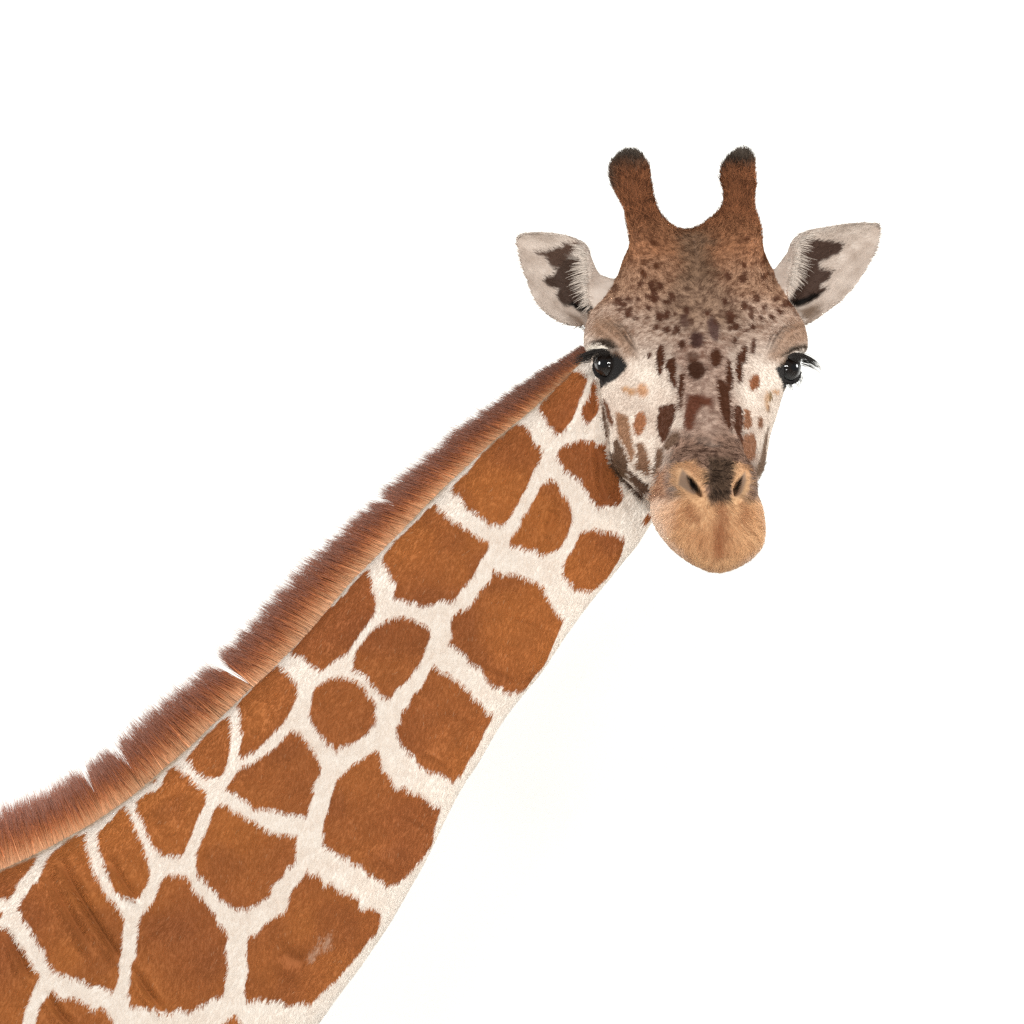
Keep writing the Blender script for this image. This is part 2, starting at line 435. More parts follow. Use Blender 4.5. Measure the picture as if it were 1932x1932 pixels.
def arrays(me):
    nv = len(me.vertices); v = np.empty(nv * 3, np.float32); me.vertices.foreach_get('co', v)
    ed = np.empty(len(me.edges) * 2, np.int32); me.edges.foreach_get('vertices', ed)
    return v.reshape(-1, 3).astype(float), ed.reshape(-1, 2)
def relax(v, ed, w, it, lam=.5, mu=0.0):
    if (w < .01).mean() > .5:                      # only a small area: work on it alone
        act = w > .01; touch = act[ed[:, 0]] | act[ed[:, 1]]; e2 = ed[touch]
        ids = np.unique(e2); mp_ = np.full(len(v), -1); mp_[ids] = np.arange(len(ids))
        out = v.copy(); out[ids] = relax(v[ids], mp_[e2], np.where(act[ids], np.maximum(w[ids], .0101), 0.0), it, lam, mu) if not (np.where(act[ids], 1, 0).mean() < .5) else v[ids]
        return out
    deg = np.bincount(ed.ravel(), minlength=len(v)).astype(float); deg[deg == 0] = 1
    def lap(x):
        s = np.stack([np.bincount(ed[:, 0], x[ed[:, 1], k], len(x)) + np.bincount(ed[:, 1], x[ed[:, 0], k], len(x)) for k in range(3)], 1)
        return s / deg[:, None] - x
    for _ in range(it):
        v = v + lam * w[:, None] * lap(v)
        if mu: v = v + mu * w[:, None] * lap(v)
    return v

body = build_body()
body.name = 'body'
bv, bed = arrays(body)
bv = relax(bv, bed, np.ones(len(bv)), 8, .55, -.40)

# ---- where the pieces of the animal lie (plan coordinates on the animal itself)
HZ = (966 - HD[:, 0]) * MU * (DIST + HD[:, 6]) / DIST
def head_span(z):
    k = MU * (DIST + HD[:, 6]) / DIST
    o = np.argsort(HZ)
    return tuple(np.interp(z, HZ[o], a[o]) for a in ((HD[:, 1] - 966) * k, (HD[:, 2] - 966) * k, HD[:, 7], HD[:, 5], (HD[:, 3] - 966) * k))
Z = lambda py, y=0.0: (966 - py) * MU * (DIST + y) / DIST
def regions(p):
    xl, xr, b, f, xc = head_span(p[:, 2])
    ear = (p[:, 2] > Z(650)) & (p[:, 2] < Z(405)) & ((p[:, 0] < xl - .002) | (p[:, 0] > xr + .002)) & (p[:, 1] > -.035)
    ear &= ~((p[:, 2] > Z(470)) & (p[:, 0] > (1150 - 966) * MU) & (p[:, 0] < (1470 - 966) * MU))
    head = (p[:, 2] > Z(655, .0)) | (p[:, 1] < -.19) | ((p[:, 2] > Z(955, -.2)) & (p[:, 0] > xl - .004) & (p[:, 0] < xr + .012) & (p[:, 1] < .03))
    for e in EYES.values():
        head |= ((p - e['c']) ** 2).sum(1) < .034 ** 2
    head &= ~ear
    return head, ear, xc

FRONT = lambda py: np.interp(py, HD[:, 0], HD[:, 5])
MZ = crom_rows(MUZ, 60)
def on_face(pp):
    """plan outline -> the animal's own x/z plan, allowing for how far forward the face stands there"""
    g = lambda k: np.interp(pp[:, 1], HD[:, 0], HD[:, k])
    f, yw, xc, wb = g(5), g(6), g(3), g(4); W = np.where(pp[:, 0] < xc, xc - g(1), g(2) - xc); d = np.abs(pp[:, 0] - xc)
    t = np.where(d < wb, .2 * d / wb, .2 + .7 * np.clip((d - wb) / np.maximum(W - wb, 1), 0, 1))
    y = f + (yw - f) * t
    h = lambda k: np.interp(pp[:, 1], MZ[:, 0], MZ[:, k])
    y = np.where((pp[:, 1] > 850) & (pp[:, 0] > h(1) - 4) & (pp[:, 0] < h(2) + 4), h(3) * .85 + h(4) * .15, y)
    s = (DIST + y) / DIST
    return np.stack([966 + (pp[:, 0] - 966) * s, 966 + (pp[:, 1] - 966) * s], 1)
def on_depth(pp, y):
    s = (DIST + y) / DIST
    return 966 + (pp - 966) * (s[:, None] if np.ndim(s) else s)
def on_neck(pp): return on_depth(pp, neck_y(pp))

# ---- sculpted relief: horn roots, brow, nostrils, folds
def normals_of(v, me):
    me.vertices.foreach_set('co', v.astype(np.float32).ravel()); me.update()
    n = np.empty(len(v) * 3, np.float32); me.vertex_normals.foreach_get('vector', n)
    return n.reshape(-1, 3).astype(float)
def bump(p2, c, r, amp):
    return amp * np.exp(-(((p2 - np.array(c)) / np.array(r)) ** 2).sum(1))

head, ear, xc = regions(bv)
p2 = plan(bv)
w = np.zeros(len(bv))
for c, r in (((1215, 455), 75), ((1405, 455), 75), ((1305, 450), 60)):
    w = np.maximum(w, np.exp(-(((p2 - np.array(c)) / r) ** 2).sum(1) * 1.2))
w *= head
bv = relax(bv, bed, w, 220, .6)
w = np.zeros(len(bv))
for c, r in (((1262, 862), 26), ((1410, 858), 26), ((1340, 842), 50)):
    w = np.maximum(w, np.exp(-(((p2 - np.array(c)) / r) ** 2).sum(1) * 1.2))
bv = relax(bv, bed, w * head * (bv[:, 1] < -.2), 60, .6)
bn = normals_of(bv, body)
fm = head & (bn[:, 1] < .2)
d = np.zeros(len(bv))
F1 = lambda v, x, y: on_face(V(v, [(x, y)]))[0]
d += fm * bump(p2, F1('H', 985, 640), (45, 55), .012)            # middle knob of the forehead
for e in EYES.values():                                           # brow ridges, tear hollows
    c = plan(e['c'][None])[0]; s = e['s']
    d += fm * bump(p2, (c[0] - s * 20, c[1] - 60), (42, 26), .006)
    d += fm * bump(p2, (c[0] - s * 62, c[1] + 45), (30, 45), -.006)
    d += fm * bump(p2, (c[0] - s * 75, c[1] + 150), (25, 80), -.005)
NOS = [(V('G', [(868, 640), (910, 690), (962, 772)]), V('G', [(890, 660)]), (155, 165)), (V('G', [(1312, 640), (1280, 690), (1252, 762)]), V('G', [(1290, 650)]), (105, 150))]
SLIT = [on_face(V('G', p_)) for p_ in ([(852, 628), (888, 640), (930, 688), (962, 748), (970, 792), (940, 772), (893, 716)], [(1320, 628), (1304, 700), (1278, 758), (1252, 788), (1248, 735), (1276, 678)])]
FLAP = [on_face(V('G', p_)) for p_ in ([(815, 570), (870, 630), (960, 780), (900, 780), (850, 750), (780, 705), (790, 640)], [(1340, 590), (1350, 670), (1310, 770), (1250, 800), (1250, 720), (1300, 640)])]
SLIT = [sl.mean(0) + (sl - sl.mean(0)) * 1.06 for sl in SLIT]
for sl in SLIT: d += fm * -.024 * smooth(2.5, -3.5, sdf_poly(p2, sl, 30.0))
for line, c, r in NOS:
    l = on_face(line); c = on_face(c)[0]; rr = np.array(r) * K / 2.76
    q = np.sqrt((((p2 - c) / rr) ** 2).sum(1))
    d += fm * .006 * np.exp(-((q - .95) / .35) ** 2)
    dl, tt = dist_line(p2, l, 40)
    d += fm * -.006 * np.exp(-(dl / 13.0) ** 2)
dl, tt = dist_line(p2, on_face(V('G', [(1120, 900), (1125, 1050), (1115, 1230)])), 40)
d += fm * -.003 * np.exp(-(dl / 7) ** 2)                          # philtrum
for pts, dep, wid in (([(360, 330), (470, 430), (520, 500), (585, 570)], .0035, 3), ([(400, 340), (480, 390), (540, 490), (560, 540)], .003, 3), ([(330, 380), (400, 440), (470, 500)], .002, 4),
                      ([(1605, 350), (1490, 395), (1440, 470), (1400, 570)], .0035, 3), ([(1470, 400), (1420, 450), (1385, 560)], .003, 3), ([(1600, 400), (1520, 440), (1470, 500)], .002, 4)):
    dl, tt = dist_line(p2, on_face(V('F', pts)), 30)
    d += fm * -dep * np.exp(-(dl / wid) ** 2) * np.sin(math.pi * np.clip(tt, .03, .97)) ** .5
FOLDS = [('C', [(330, 1060), (400, 1200), (480, 1330), (560, 1460), (640, 1570)], .017, 7), ('C', [(250, 1120), (330, 1260), (420, 1420), (500, 1540)], .007, 6), ('C', [(250, 1780), (330, 1890), (400, 1960)], .012, 6),
         ('C', [(730, 1650), (800, 1760), (870, 1850)], .011, 6), ('C', [(600, 1060), (680, 1190), (740, 1260)], .009, 6), ('C', [(30, 1440), (100, 1570), (150, 1680)], .011, 6),
         ('A', [(1565, 840), (1570, 1000), (1590, 1180)], .020, 8), ('A', [(1525, 830), (1540, 1000), (1550, 1160)], .016, 7), ('A', [(1495, 500), (1500, 600), (1490, 690)], .009, 7),
         ('A', [(1440, 620), (1440, 760), (1450, 900)], .004, 7), ('A', [(1285, 1210), (1265, 1280), (1235, 1350)], .012, 10), ('A', [(1390, 600), (1350, 680), (1310, 740)], .004, 12),
         ('B', [(1710, 440), (1660, 590), (1590, 730)], .007, 28), ('B', [(1370, 950), (1300, 1090), (1240, 1180)], .007, 26), ('B', [(1130, 1500), (1060, 1610), (960, 1720)], .007, 28),
         ('D', [(480, 1500), (540, 1560), (620, 1570)], .005, 14), ('B', [(340, 860), (330, 960), (290, 1040)], .004, 16), ('C', [(900, 700), (920, 800), (940, 900)], .004, 18)]
nm = ~head & ~ear & (bn[:, 1] < .35)
for view, pts, dep, wid in FOLDS:
    dl, tt = dist_line(p2, on_neck(V(view, pts)), 70)
    s = np.sin(math.pi * np.clip(tt, .02, .98)) ** .6
    d += nm * s * (-dep * np.exp(-(dl / wid) ** 2) + .16 * dep * np.exp(-((dl - 2.2 * wid) / (1.2 * wid)) ** 2))
d += (~head & ~ear) * (fbm(bv, .10, 5, 2) - .5) * .005             # soft muscle unevenness
for e in EYES.values():                                            # keep the hide off the eyeball
    q = bv - e['c']; r = np.linalg.norm(q, axis=1)
    d[r < ER * 1.45] = 0
bv = bv + bn * d[:, None]
for e in EYES.values():
    g, up, out = eye_frame(e)
    q = bv - e['c']; r = np.linalg.norm(q, axis=1)
    u = q / np.maximum(r, 1e-9)[:, None]
    az = np.arctan2(u @ out, u @ g); el = np.arcsin(np.clip(u @ up, -1, 1))
    t = np.clip(az / math.radians(82), -1, 1)
    hi = math.radians(46) * (1 - np.abs(t) ** 2.2) + math.radians(7) * t; lo = -math.radians(62) * (1 - np.abs(t) ** 2.2) + math.radians(7) * t
    op = (np.abs(az) < math.radians(80)) & (el < hi - .05) & (el > lo + .05) & (r < ER * 1.35)
    bv[op] = e['c'] + u[op] * (ER * .80)
bv = relax(bv, bed, np.ones(len(bv)), 2, .5, -.35)
bn = normals_of(bv, body)

# ------------------------------------------------------------------ coat colours
NECKP = [('A', [(1385,375),(1420,395),(1440,405),(1470,425),(1485,450),(1480,475),(1455,520),(1440,560),(1425,600),(1405,650),(1385,690),(1365,720),(1340,745),(1320,770),(1295,775),(1285,750),(1265,735),(1245,720),(1240,690),(1215,650),(1200,620),(1215,580),(1235,545),(1260,500),(1285,465),(1310,440),(1345,405)]),
 ('A', [(1515,460),(1530,480),(1545,520),(1548,570),(1545,620),(1530,665),(1510,690),(1490,710),(1465,710),(1460,680),(1450,650),(1448,610),(1470,570),(1490,530),(1505,490)]),
 ('A', [(1080,705),(1120,725),(1140,750),(1150,790),(1170,820),(1200,845),(1225,870),(1220,900),(1195,950),(1165,990),(1150,1030),(1130,1075),(1100,1115),(1080,1165),(1055,1200),(1035,1240),(1005,1280),(960,1300),(930,1285),(905,1290),(880,1260),(845,1240),(805,1215),(775,1195),(750,1160),(735,1135),(700,1120),(690,1085),(715,1050),(740,1020),(780,985),(815,950),(850,905),(900,850),(950,795),(990,755),(1030,725)]),
 ('A', [(1375,815),(1440,805),(1500,820),(1540,830),(1590,810),(1650,815),(1660,920),(1660,970),(1660,1010),(1660,1060),(1675,1110),(1685,1140),(1670,1165),(1640,1180),(1610,1195),(1570,1195),(1520,1180),(1490,1160),(1470,1120),(1450,1090),(1440,1055),(1395,1020),(1375,1000),(1340,985),(1325,950),(1305,900),(1310,860),(1340,835)]),
 ('A', [(1260,1015),(1285,1040),(1310,1070),(1335,1110),(1365,1150),(1375,1200),(1380,1250),(1375,1300),(1360,1350),(1335,1400),(1310,1440),(1265,1460),(1225,1470),(1190,1460),(1180,1445),(1130,1440),(1110,1430),(1080,1415),(1050,1420),(1020,1395),(1050,1350),(1075,1310),(1095,1280),(1100,1240),(1140,1215),(1150,1175),(1175,1130),(1195,1090),(1220,1050)]),
 ('A', [(1445,1325),(1500,1325),(1530,1315),(1560,1330),(1610,1340),(1650,1345),(1670,1370),(1690,1390),(1680,1430),(1668,1480),(1640,1530),(1610,1580),(1580,1620),(1540,1655),(1505,1685),(1460,1690),(1420,1675),(1395,1655),(1370,1625),(1345,1595),(1340,1560),(1345,1510),(1365,1475),(1395,1440),(1405,1400),(1430,1360)]),
 ('A', [(600,1165),(620,1190),(650,1220),(670,1255),(700,1285),(745,1305),(790,1330),(830,1350),(860,1385),(905,1400),(900,1440),(880,1480),(850,1520),(835,1560),(810,1600),(770,1640),(740,1675),(715,1710),(670,1740),(630,1735),(590,1755),(545,1765),(495,1755),(450,1745),(410,1735),(360,1720),(350,1695),(365,1640),(335,1610),(330,1570),(300,1540),(280,1500),(310,1460),(345,1420),(390,1370),(440,1320),(490,1265),(545,1210)]),
 ('A', [(1795,1275),(1810,1250),(1835,1225),(1850,1230),(1840,1260),(1810,1295)]),
 ('B', [(890,180),(905,240),(915,290),(935,340),(930,390),(915,430),(885,470),(850,520),(815,570),(790,610),(755,640),(710,660),(670,700),(625,725),(595,700),(560,670),(545,650),(510,640),(485,615),(520,575),(570,520),(620,460),(680,400),(740,340),(800,270),(850,220)]),
 ('B', [(1075,435),(1130,450),(1170,470),(1205,490),(1225,520),(1205,560),(1190,610),(1180,650),(1155,690),(1130,720),(1110,755),(1080,790),(1050,810),(1020,850),(990,865),(950,840),(915,810),(890,780),(885,750),(850,730),(810,700),(820,660),(825,620),(850,590),(870,550),(900,510),(930,480),(980,455),(1020,440)]),
 ('B', [(1545,190),(1575,205),(1610,200),(1640,210),(1665,195),(1690,220),(1720,240),(1775,250),(1810,280),(1835,320),(1850,370),(1870,410),(1905,430),(1930,440),(1905,490),(1880,540),(1865,590),(1845,630),(1820,680),(1790,720),(1755,760),(1720,810),(1690,825),(1640,835),(1610,820),(1600,800),(1560,795),(1530,770),(1500,750),(1490,720),(1465,690),(1430,680),(1405,655),(1395,630),(1350,610),(1310,575),(1325,540),(1320,500),(1320,450),(1345,420),(1380,400),(1425,380),(1440,345),(1465,305),(1500,275),(1540,240)]),
 ('B', [(425,680),(440,710),(470,740),(495,760),(515,800),(520,850),(505,890),(490,930),(460,970),(430,1010),(395,1050),(350,1085),(310,1120),(270,1150),(225,1175),(205,1160),(210,1110),(225,1060),(215,1010),(215,960),(200,900),(240,850),(300,790),(360,735)]),
 ('B', [(740,750),(790,760),(830,780),(865,810),(895,850),(935,890),(920,935),(935,985),(900,1010),(890,1050),(850,1080),(800,1100),(750,1115),(725,1140),(700,1110),(675,1100),(650,1060),(610,1025),(590,990),(575,945),(585,900),(595,850),(605,810),(640,780),(690,755)]),
 ('B', [(1235,700),(1260,725),(1310,735),(1345,760),(1385,795),(1420,830),(1445,865),(1490,890),(1505,930),(1550,955),(1530,1000),(1500,1050),(1470,1100),(1450,1140),(1420,1190),(1400,1240),(1370,1275),(1330,1305),(1290,1280),(1260,1250),(1215,1255),(1180,1230),(1145,1210),(1130,1170),(1095,1145),(1070,1110),(1050,1060),(1025,1030),(1060,985),(1055,935),(1090,910),(1110,870),(1130,830),(1165,810),(1185,770),(1210,730)]),
 ('C', [(1245,260),(1255,320),(1250,400),(1240,490),(1215,560),(1180,600),(1110,590),(1060,560),(1020,480),(1080,410),(1160,320)]),
 ('B', [(480,1040),(530,1050),(560,1080),(580,1120),(600,1150),(630,1190),(640,1230),(625,1280),(610,1330),(605,1370),(580,1410),(575,1460),(555,1500),(535,1475),(480,1475),(420,1470),(370,1455),(330,1440),(290,1440),(260,1410),(210,1385),(170,1375),(140,1340),(165,1300),(200,1250),(250,1220),(310,1180),(360,1150),(410,1110),(430,1080)]),
 ('B', [(945,1140),(960,1190),(965,1250),(1000,1260),(1025,1300),(1035,1340),(1070,1325),(1110,1350),(1160,1360),(1205,1390),(1230,1430),(1280,1425),(1260,1490),(1235,1560),(1225,1620),(1200,1670),(1160,1720),(1120,1760),(1085,1800),(1040,1840),(995,1835),(950,1820),(910,1795),(870,1775),(850,1750),(800,1740),(780,1700),(720,1680),(690,1655),(635,1640),(660,1590),(650,1550),(660,1490),(685,1440),(690,1400),(710,1350),(720,1300),(765,1250),(810,1215),(860,1190),(910,1155)]),
 ('C', [(1190,735),(1250,760),(1300,800),(1350,815),(1400,850),(1450,880),(1520,900),(1610,915),(1610,1000),(1590,1050),(1550,1080),(1540,1130),(1480,1170),(1470,1220),(1400,1270),(1350,1300),(1290,1310),(1240,1280),(1190,1260),(1170,1210),(1120,1160),(1060,1100),(1060,1020),(1085,960),(1110,900),(1140,830),(1155,770)]),
 ('C', [(960,530),(990,555),(1020,590),(1050,620),(1120,670),(1110,740),(1080,790),(1060,850),(1040,910),(1010,970),(990,1020),(930,1015),(880,1025),(860,990),(830,970),(800,920),(780,880),(770,820),(745,770),(750,720),(800,680),(870,640),(890,590),(920,545)]),
 ('C', [(690,750),(710,800),(725,870),(750,930),(780,980),(810,1050),(815,1110),(800,1170),(770,1210),(740,1250),(700,1255),(650,1240),(610,1200),(600,1160),(570,1090),(550,1010),(530,930),(540,880),(590,830),(640,780)]),
 ('C', [(430,885),(465,900),(475,960),(490,1020),(500,1090),(530,1150),(560,1220),(600,1270),(650,1320),(675,1370),(665,1440),(665,1520),(650,1590),(650,1650),(630,1720),(615,1755),(550,1740),(490,1720),(430,1690),(370,1670),(310,1650),(270,1610),(250,1570),(240,1530),(195,1490),(190,1440),(150,1400),(110,1350),(110,1290),(140,1240),(160,1190),(205,1150),(230,1100),(260,1040),(310,985),(370,930)]),
 ('C', [(905,1125),(960,1120),(1010,1130),(1040,1170),(1070,1220),(1110,1260),(1140,1310),(1180,1370),(1230,1420),(1240,1470),(1215,1510),(1230,1580),(1235,1650),(1220,1720),(1210,1770),(1140,1800),(1080,1830),(1030,1860),(960,1855),(890,1870),(830,1850),(760,1840),(705,1830),(690,1760),(710,1690),(710,1600),(740,1560),(745,1480),(750,1400),(770,1330),(820,1290),(850,1230),(870,1170)]),
 ('D', [(620,1030),(650,1060),(690,1060),(720,1110),(765,1110),(800,1150),(870,1170),(920,1200),(930,1240),(1000,1255),(1060,1270),(1050,1330),(1030,1390),(990,1430),(940,1490),(900,1540),(860,1590),(820,1630),(770,1690),(720,1740),(680,1790),(650,1820),(600,1785),(570,1800),(535,1815),(490,1800),(430,1785),(370,1780),(300,1780),(270,1770),(265,1700),(285,1620),(275,1540),(280,1420),(350,1390),(370,1340),(430,1300),(490,1270),(520,1230),(530,1170),(575,1110),(600,1070)]),
 ('C', [(230,985),(200,1050),(150,1110),(95,1160),(85,1210),(60,1245),(0,1255),(-80,1260),(-150,1200),(-120,1080),(0,1060),(100,1020)]),
 ('C', [(40,1405),(70,1450),(100,1510),(130,1540),(160,1590),(190,1640),(220,1695),(180,1740),(165,1790),(140,1850),(110,1930),(60,2010),(-50,2050),(-200,1950),(-230,1700),(-150,1500),(-60,1430),(0,1405)]),
 ('C', [(280,1755),(330,1790),(390,1790),(440,1810),(490,1850),(570,1850),(600,1890),(620,1930),(640,2010),(560,2090),(400,2120),(250,2080),(170,1990),(200,1890),(220,1820)]),
 ('C', [(1270,1880),(1310,1910),(1330,1960),(1280,2020),(1200,2010),(1190,1930),(1230,1900)]),
 ('C', [(0,1325),(15,1345),(0,1375),(-80,1380),(-80,1310)]),
 ('C', [(820,610),(850,585),(858,600),(830,630)]), ('C', [(495,840),(525,822),(515,850),(490,858)]), ('C', [(540,800),(560,790),(556,805)]), ('C', [(745,660),(790,628),(775,655)])]
NECKP = [on_neck(V(v, p)) for v, p in NECKP]

DARK, MIDB, RUST, GREY, OCHRE = (82, 50, 35), (106, 68, 48), (138, 86, 56), (120, 96, 80), (182, 128, 72)
def ell(cx, cy, rx, ry, ang=0, n=14):
    a = np.linspace(0, 2 * np.pi, n, endpoint=False); t = math.radians(ang)
    x, y = rx * np.cos(a), ry * np.sin(a)
    return np.stack([cx + x * math.cos(t) - y * math.sin(t), cy + x * math.sin(t) + y * math.cos(t)], 1)
FACEP = []
def fp(view, pts, col, soft=1.6, jit=2.0, k=1.0):
    q = V(view, pts)
    FACEP.append((on_face(q), lin(col), soft, jit, k))
fp('F', [(705,500),(725,510),(742,560),(735,620),(720,695),(708,690),(690,610),(692,545)], DARK)
fp('F', [(755,600),(800,580),(815,620),(810,700),(815,780),(795,770),(780,720),(755,650)], DARK)
fp('F', ell(945, 665, 52, 58), (70, 44, 32), 3); fp('F', ell(925, 580, 38, 34), DARK, 4, k=.8); fp('F', ell(945, 470, 38, 52), (78, 54, 48), 4)
fp('F', ell(872, 350, 28, 40), (85, 58, 50), 4, k=.85); fp('F', ell(1045, 400, 32, 76, -14), (85, 60, 56), 4, k=.9); fp('F', ell(1060, 590, 38, 60), DARK, 4)
fp('F', ell(1145, 700, 19, 105), DARK); fp('F', ell(1240, 560, 16, 60), DARK); fp('F', ell(1210, 650, 19, 98), DARK); fp('F', ell(1312, 740, 28, 52, 15), RUST, 2)
fp('F', [(1065,730),(1110,735),(1140,800),(1150,900),(1155,1050),(1125,1020),(1095,930),(1080,850)], DARK)
fp('F', [(900,830),(950,820),(1040,850),(1035,905),(975,895),(940,950),(910,1050),(880,1050),(885,930),(890,870)], (100, 58, 42), 7)
fp('F', [(835,700),(870,690),(865,780),(850,880),(838,920),(832,820)], DARK)
fp('F', [(745,890),(800,880),(810,930),(780,990),(740,1060),(720,1080),(700,1075),(705,980)], DARK)
fp('F', [(350,840),(385,900),(405,1000),(400,1030),(375,960)], MIDB)
fp('F', ell(490, 785, 18, 16), OCHRE, 4, 4, .8); fp('F', ell(530, 805, 22, 20), OCHRE, 4, 4, .8); fp('F', ell(602, 790, 34, 42), (190, 136, 92), 5, 5, .85)
fp('F', ell(1412, 830, 11, 25), (120, 92, 50), 3, 3); fp('F', ell(1390, 865, 11, 62), (186, 146, 108), 3, 3, .8); fp('F', ell(1450, 800, 26, 8), OCHRE, 3, 3, .8)
fp('F', ell(1400, 910, 5, 14), (110, 70, 40), 2, 1)
fp('G', ell(472, 190, 44, 95, 6), (158, 104, 72)); fp('G', [(275,100),(370,130),(385,250),(410,330),(425,470),(400,530),(370,420),(320,330),(285,250)], (146, 108, 82), 2)
fp('G', [(455,360),(490,350),(530,420),(560,520),(580,610),(540,610),(490,570),(460,560),(455,460)], (132, 98, 76))
fp('G', [(255,330),(285,310),(330,400),(370,500),(392,600),(350,570),(300,500),(265,420)], (98, 74, 58)); fp('G', [(235,420),(300,470),(350,550),(400,620),(350,620),(270,540)], (98, 74, 58))
fp('G', [(400,600),(470,620),(530,700),(575,810),(520,790),(425,690)], (92, 68, 54)); fp('G', [(505,665),(560,690),(590,730),(575,755),(520,710)], (88, 64, 50))
fp('G', [(640,60),(700,30),(770,60),(760,150),(720,230),(690,300),(650,350),(620,250),(625,150)], DARK); fp('G', [(690,330),(740,280),(790,260),(790,340),(740,370),(700,400),(680,390)], (104, 80, 64))
fp('G', [(610,390),(660,400),(670,470),(650,560),(620,620),(610,500)], (112, 84, 66))
fp('G', [(870,0),(980,0),(935,100),(912,180),(882,240),(850,225),(850,120)], (106, 64, 48), 4); fp('G', [(1120,0),(1190,10),(1210,120),(1205,240),(1170,200),(1140,120)], DARK)
fp('G', [(1245,40),(1300,60),(1310,180),(1300,280),(1315,370),(1270,300),(1240,220),(1230,120)], DARK); fp('G', [(1330,70),(1370,90),(1385,180),(1360,230),(1320,220)], (140, 96, 70))
fp('G', ell(1455, 180, 22, 42, -12), (130, 92, 70)); fp('G', [(1330,280),(1400,275),(1425,350),(1410,450),(1385,480),(1340,430),(1320,340)], (140, 98, 74)); fp('G', [(1500,290),(1530,220),(1500,560),(1430,640),(1415,590),(1450,500)], (122, 100, 84), 3)  # last outline: shade at the back of the right jaw, painted grey
fp('J', [(545,560),(590,800),(625,1000),(600,1010),(570,880)], (92, 66, 48)); fp('J', [(640,1340),(740,1480),(900,1590),(1000,1660),(880,1630),(760,1530)], (96, 72, 54))
fp('F', [(290,330),(420,330),(500,420),(565,570),(480,590),(440,520),(330,470),(270,420)], (150, 116, 92), 12, 3, .75)
fp('F', [(1650,330),(1560,350),(1450,470),(1390,600),(1480,610),(1590,510),(1670,470)], (150, 116, 92), 12, 3, .75)
for x, y, a, b in ((475,250,18,15),(500,212,14,11),(440,214,15,11),(640,270,20,18),(570,215,13,11),(710,325,24,26),(755,310,20,22),(755,405,20,22),(690,390,14,16),(820,405,18,28),(852,500,18,26),(640,566,13,14),(880,285,16,20),(1150,330,26,40),(1190,388,24,24),(1180,475,11,20),(1290,385,18,20),(1420,325,14,15),(1480,300,15,13),(1500,250,13,12),(1375,265,13,11),(1300,510,14,48),(1440,215,13,12),(560,330,11,12),(500,310,12,12),(1240,265,14,14),(1120,230,16,18),(760,235,16,16),(690,205,14,15),(1350,330,12,14)):
    fp('F', ell(x, y, a, b, (x % 7) * 6 - 18, 10), (84, 54, 41), 2.2, 2.4, 1.0)
# freckles of the upper face
rs = random.Random(11)
for k in range(70):
    x = rs.uniform(420, 1600); y = rs.uniform(60, 430)
    if 800 < x < 1120 and y < 300: continue
    if y > 330 and (x < 640 or x > 1300): continue
    r = rs.uniform(8, 20) * (1.1 if y < 300 else .85)
    fp('F', ell(x, y, r, r * rs.uniform(.9, 1.6), rs.uniform(-30, 30), 9), (84, 52, 38), 1.8, 2, rs.uniform(.6, 1.0))
for k in range(16):
    s = rs.choice((-1, 1)); fp('H', ell(960 + s * rs.uniform(200, 340), rs.uniform(480, 700), rs.uniform(6, 13), rs.uniform(9, 20), s * 25, 9), (88, 52, 34), 1.8, 2, .9)
EYEP = []
def ep(view, pts, col, soft=1.2, k=1.0): EYEP.append((on_depth(V(view, pts), -.11), lin(col), soft, k))
ep('YL', [(400,180),(560,95),(700,80),(860,120),(970,230),(1010,310),(900,310),(800,290),(720,230),(620,170)], (52, 42, 34), 4)
ep('YL', [(840,330),(980,330),(1080,460),(1100,540),(950,470)], (92, 70, 56), 4)
ep('YL', [(250,425),(400,290),(480,190),(640,190),(720,250),(830,312),(700,335),(560,335),(400,365)], (224, 214, 200), 2)
ep('YL', [(530,400),(800,350),(1000,440),(1100,520),(1175,620),(1140,710),(1050,790),(950,900),(800,975),(680,900),(600,790),(550,640)], (18, 15, 14), 2.0)
ep('YR', [(540,440),(700,310),(850,230),(1000,190),(1150,170),(1170,260),(1000,290),(900,330),(780,390),(600,460)], (62, 50, 40), 4)
ep('YR', [(560,560),(680,450),(860,440),(800,520),(640,620),(480,720)], (120, 98, 80), 4)
ep('YR', [(780,430),(900,350),(1020,310),(1150,320),(1170,430),(1100,490),(1000,452),(880,452)], (218, 208, 196), 2)
ep('YR', [(440,700),(560,600),(700,525),(860,465),(1000,470),(990,600),(950,730),(880,830),(870,950),(810,1060),(760,1125),(700,1080),(620,1000),(560,900),(500,800)], (24, 20, 18), 2.0)
EARP = []
def rp(view, pts, col, soft=3.6): EARP.append((on_depth(V(view, pts), .05), lin(col), soft))
rp('EL', [(410,520),(560,490),(800,440),(980,400),(1050,420),(1090,470),(1060,520),(960,560),(880,600),(840,700),(780,740),(700,740),(620,680),(580,590),(540,560),(480,560)], (88, 68, 58))
rp('EL', [(860,590),(1040,580),(1090,700),(1080,900),(1090,1080),(1120,1200),(1190,1290),(1260,1370),(1200,1420),(1080,1370),(950,1310),(830,1270),(760,1220),(740,1140),(760,1050),(640,1010),(560,920),(560,870),(640,860),(710,840),(720,760),(790,700)], (74, 58, 50))
rp('EL', [(960,1230),(1100,1260),(1260,1370),(1200,1425),(1060,1365),(900,1290)], (22, 17, 15))
rp('EL', [(900,1420),(1100,1440),(1160,1500),(1110,1640),(980,1520)], (142, 120, 104), 10)
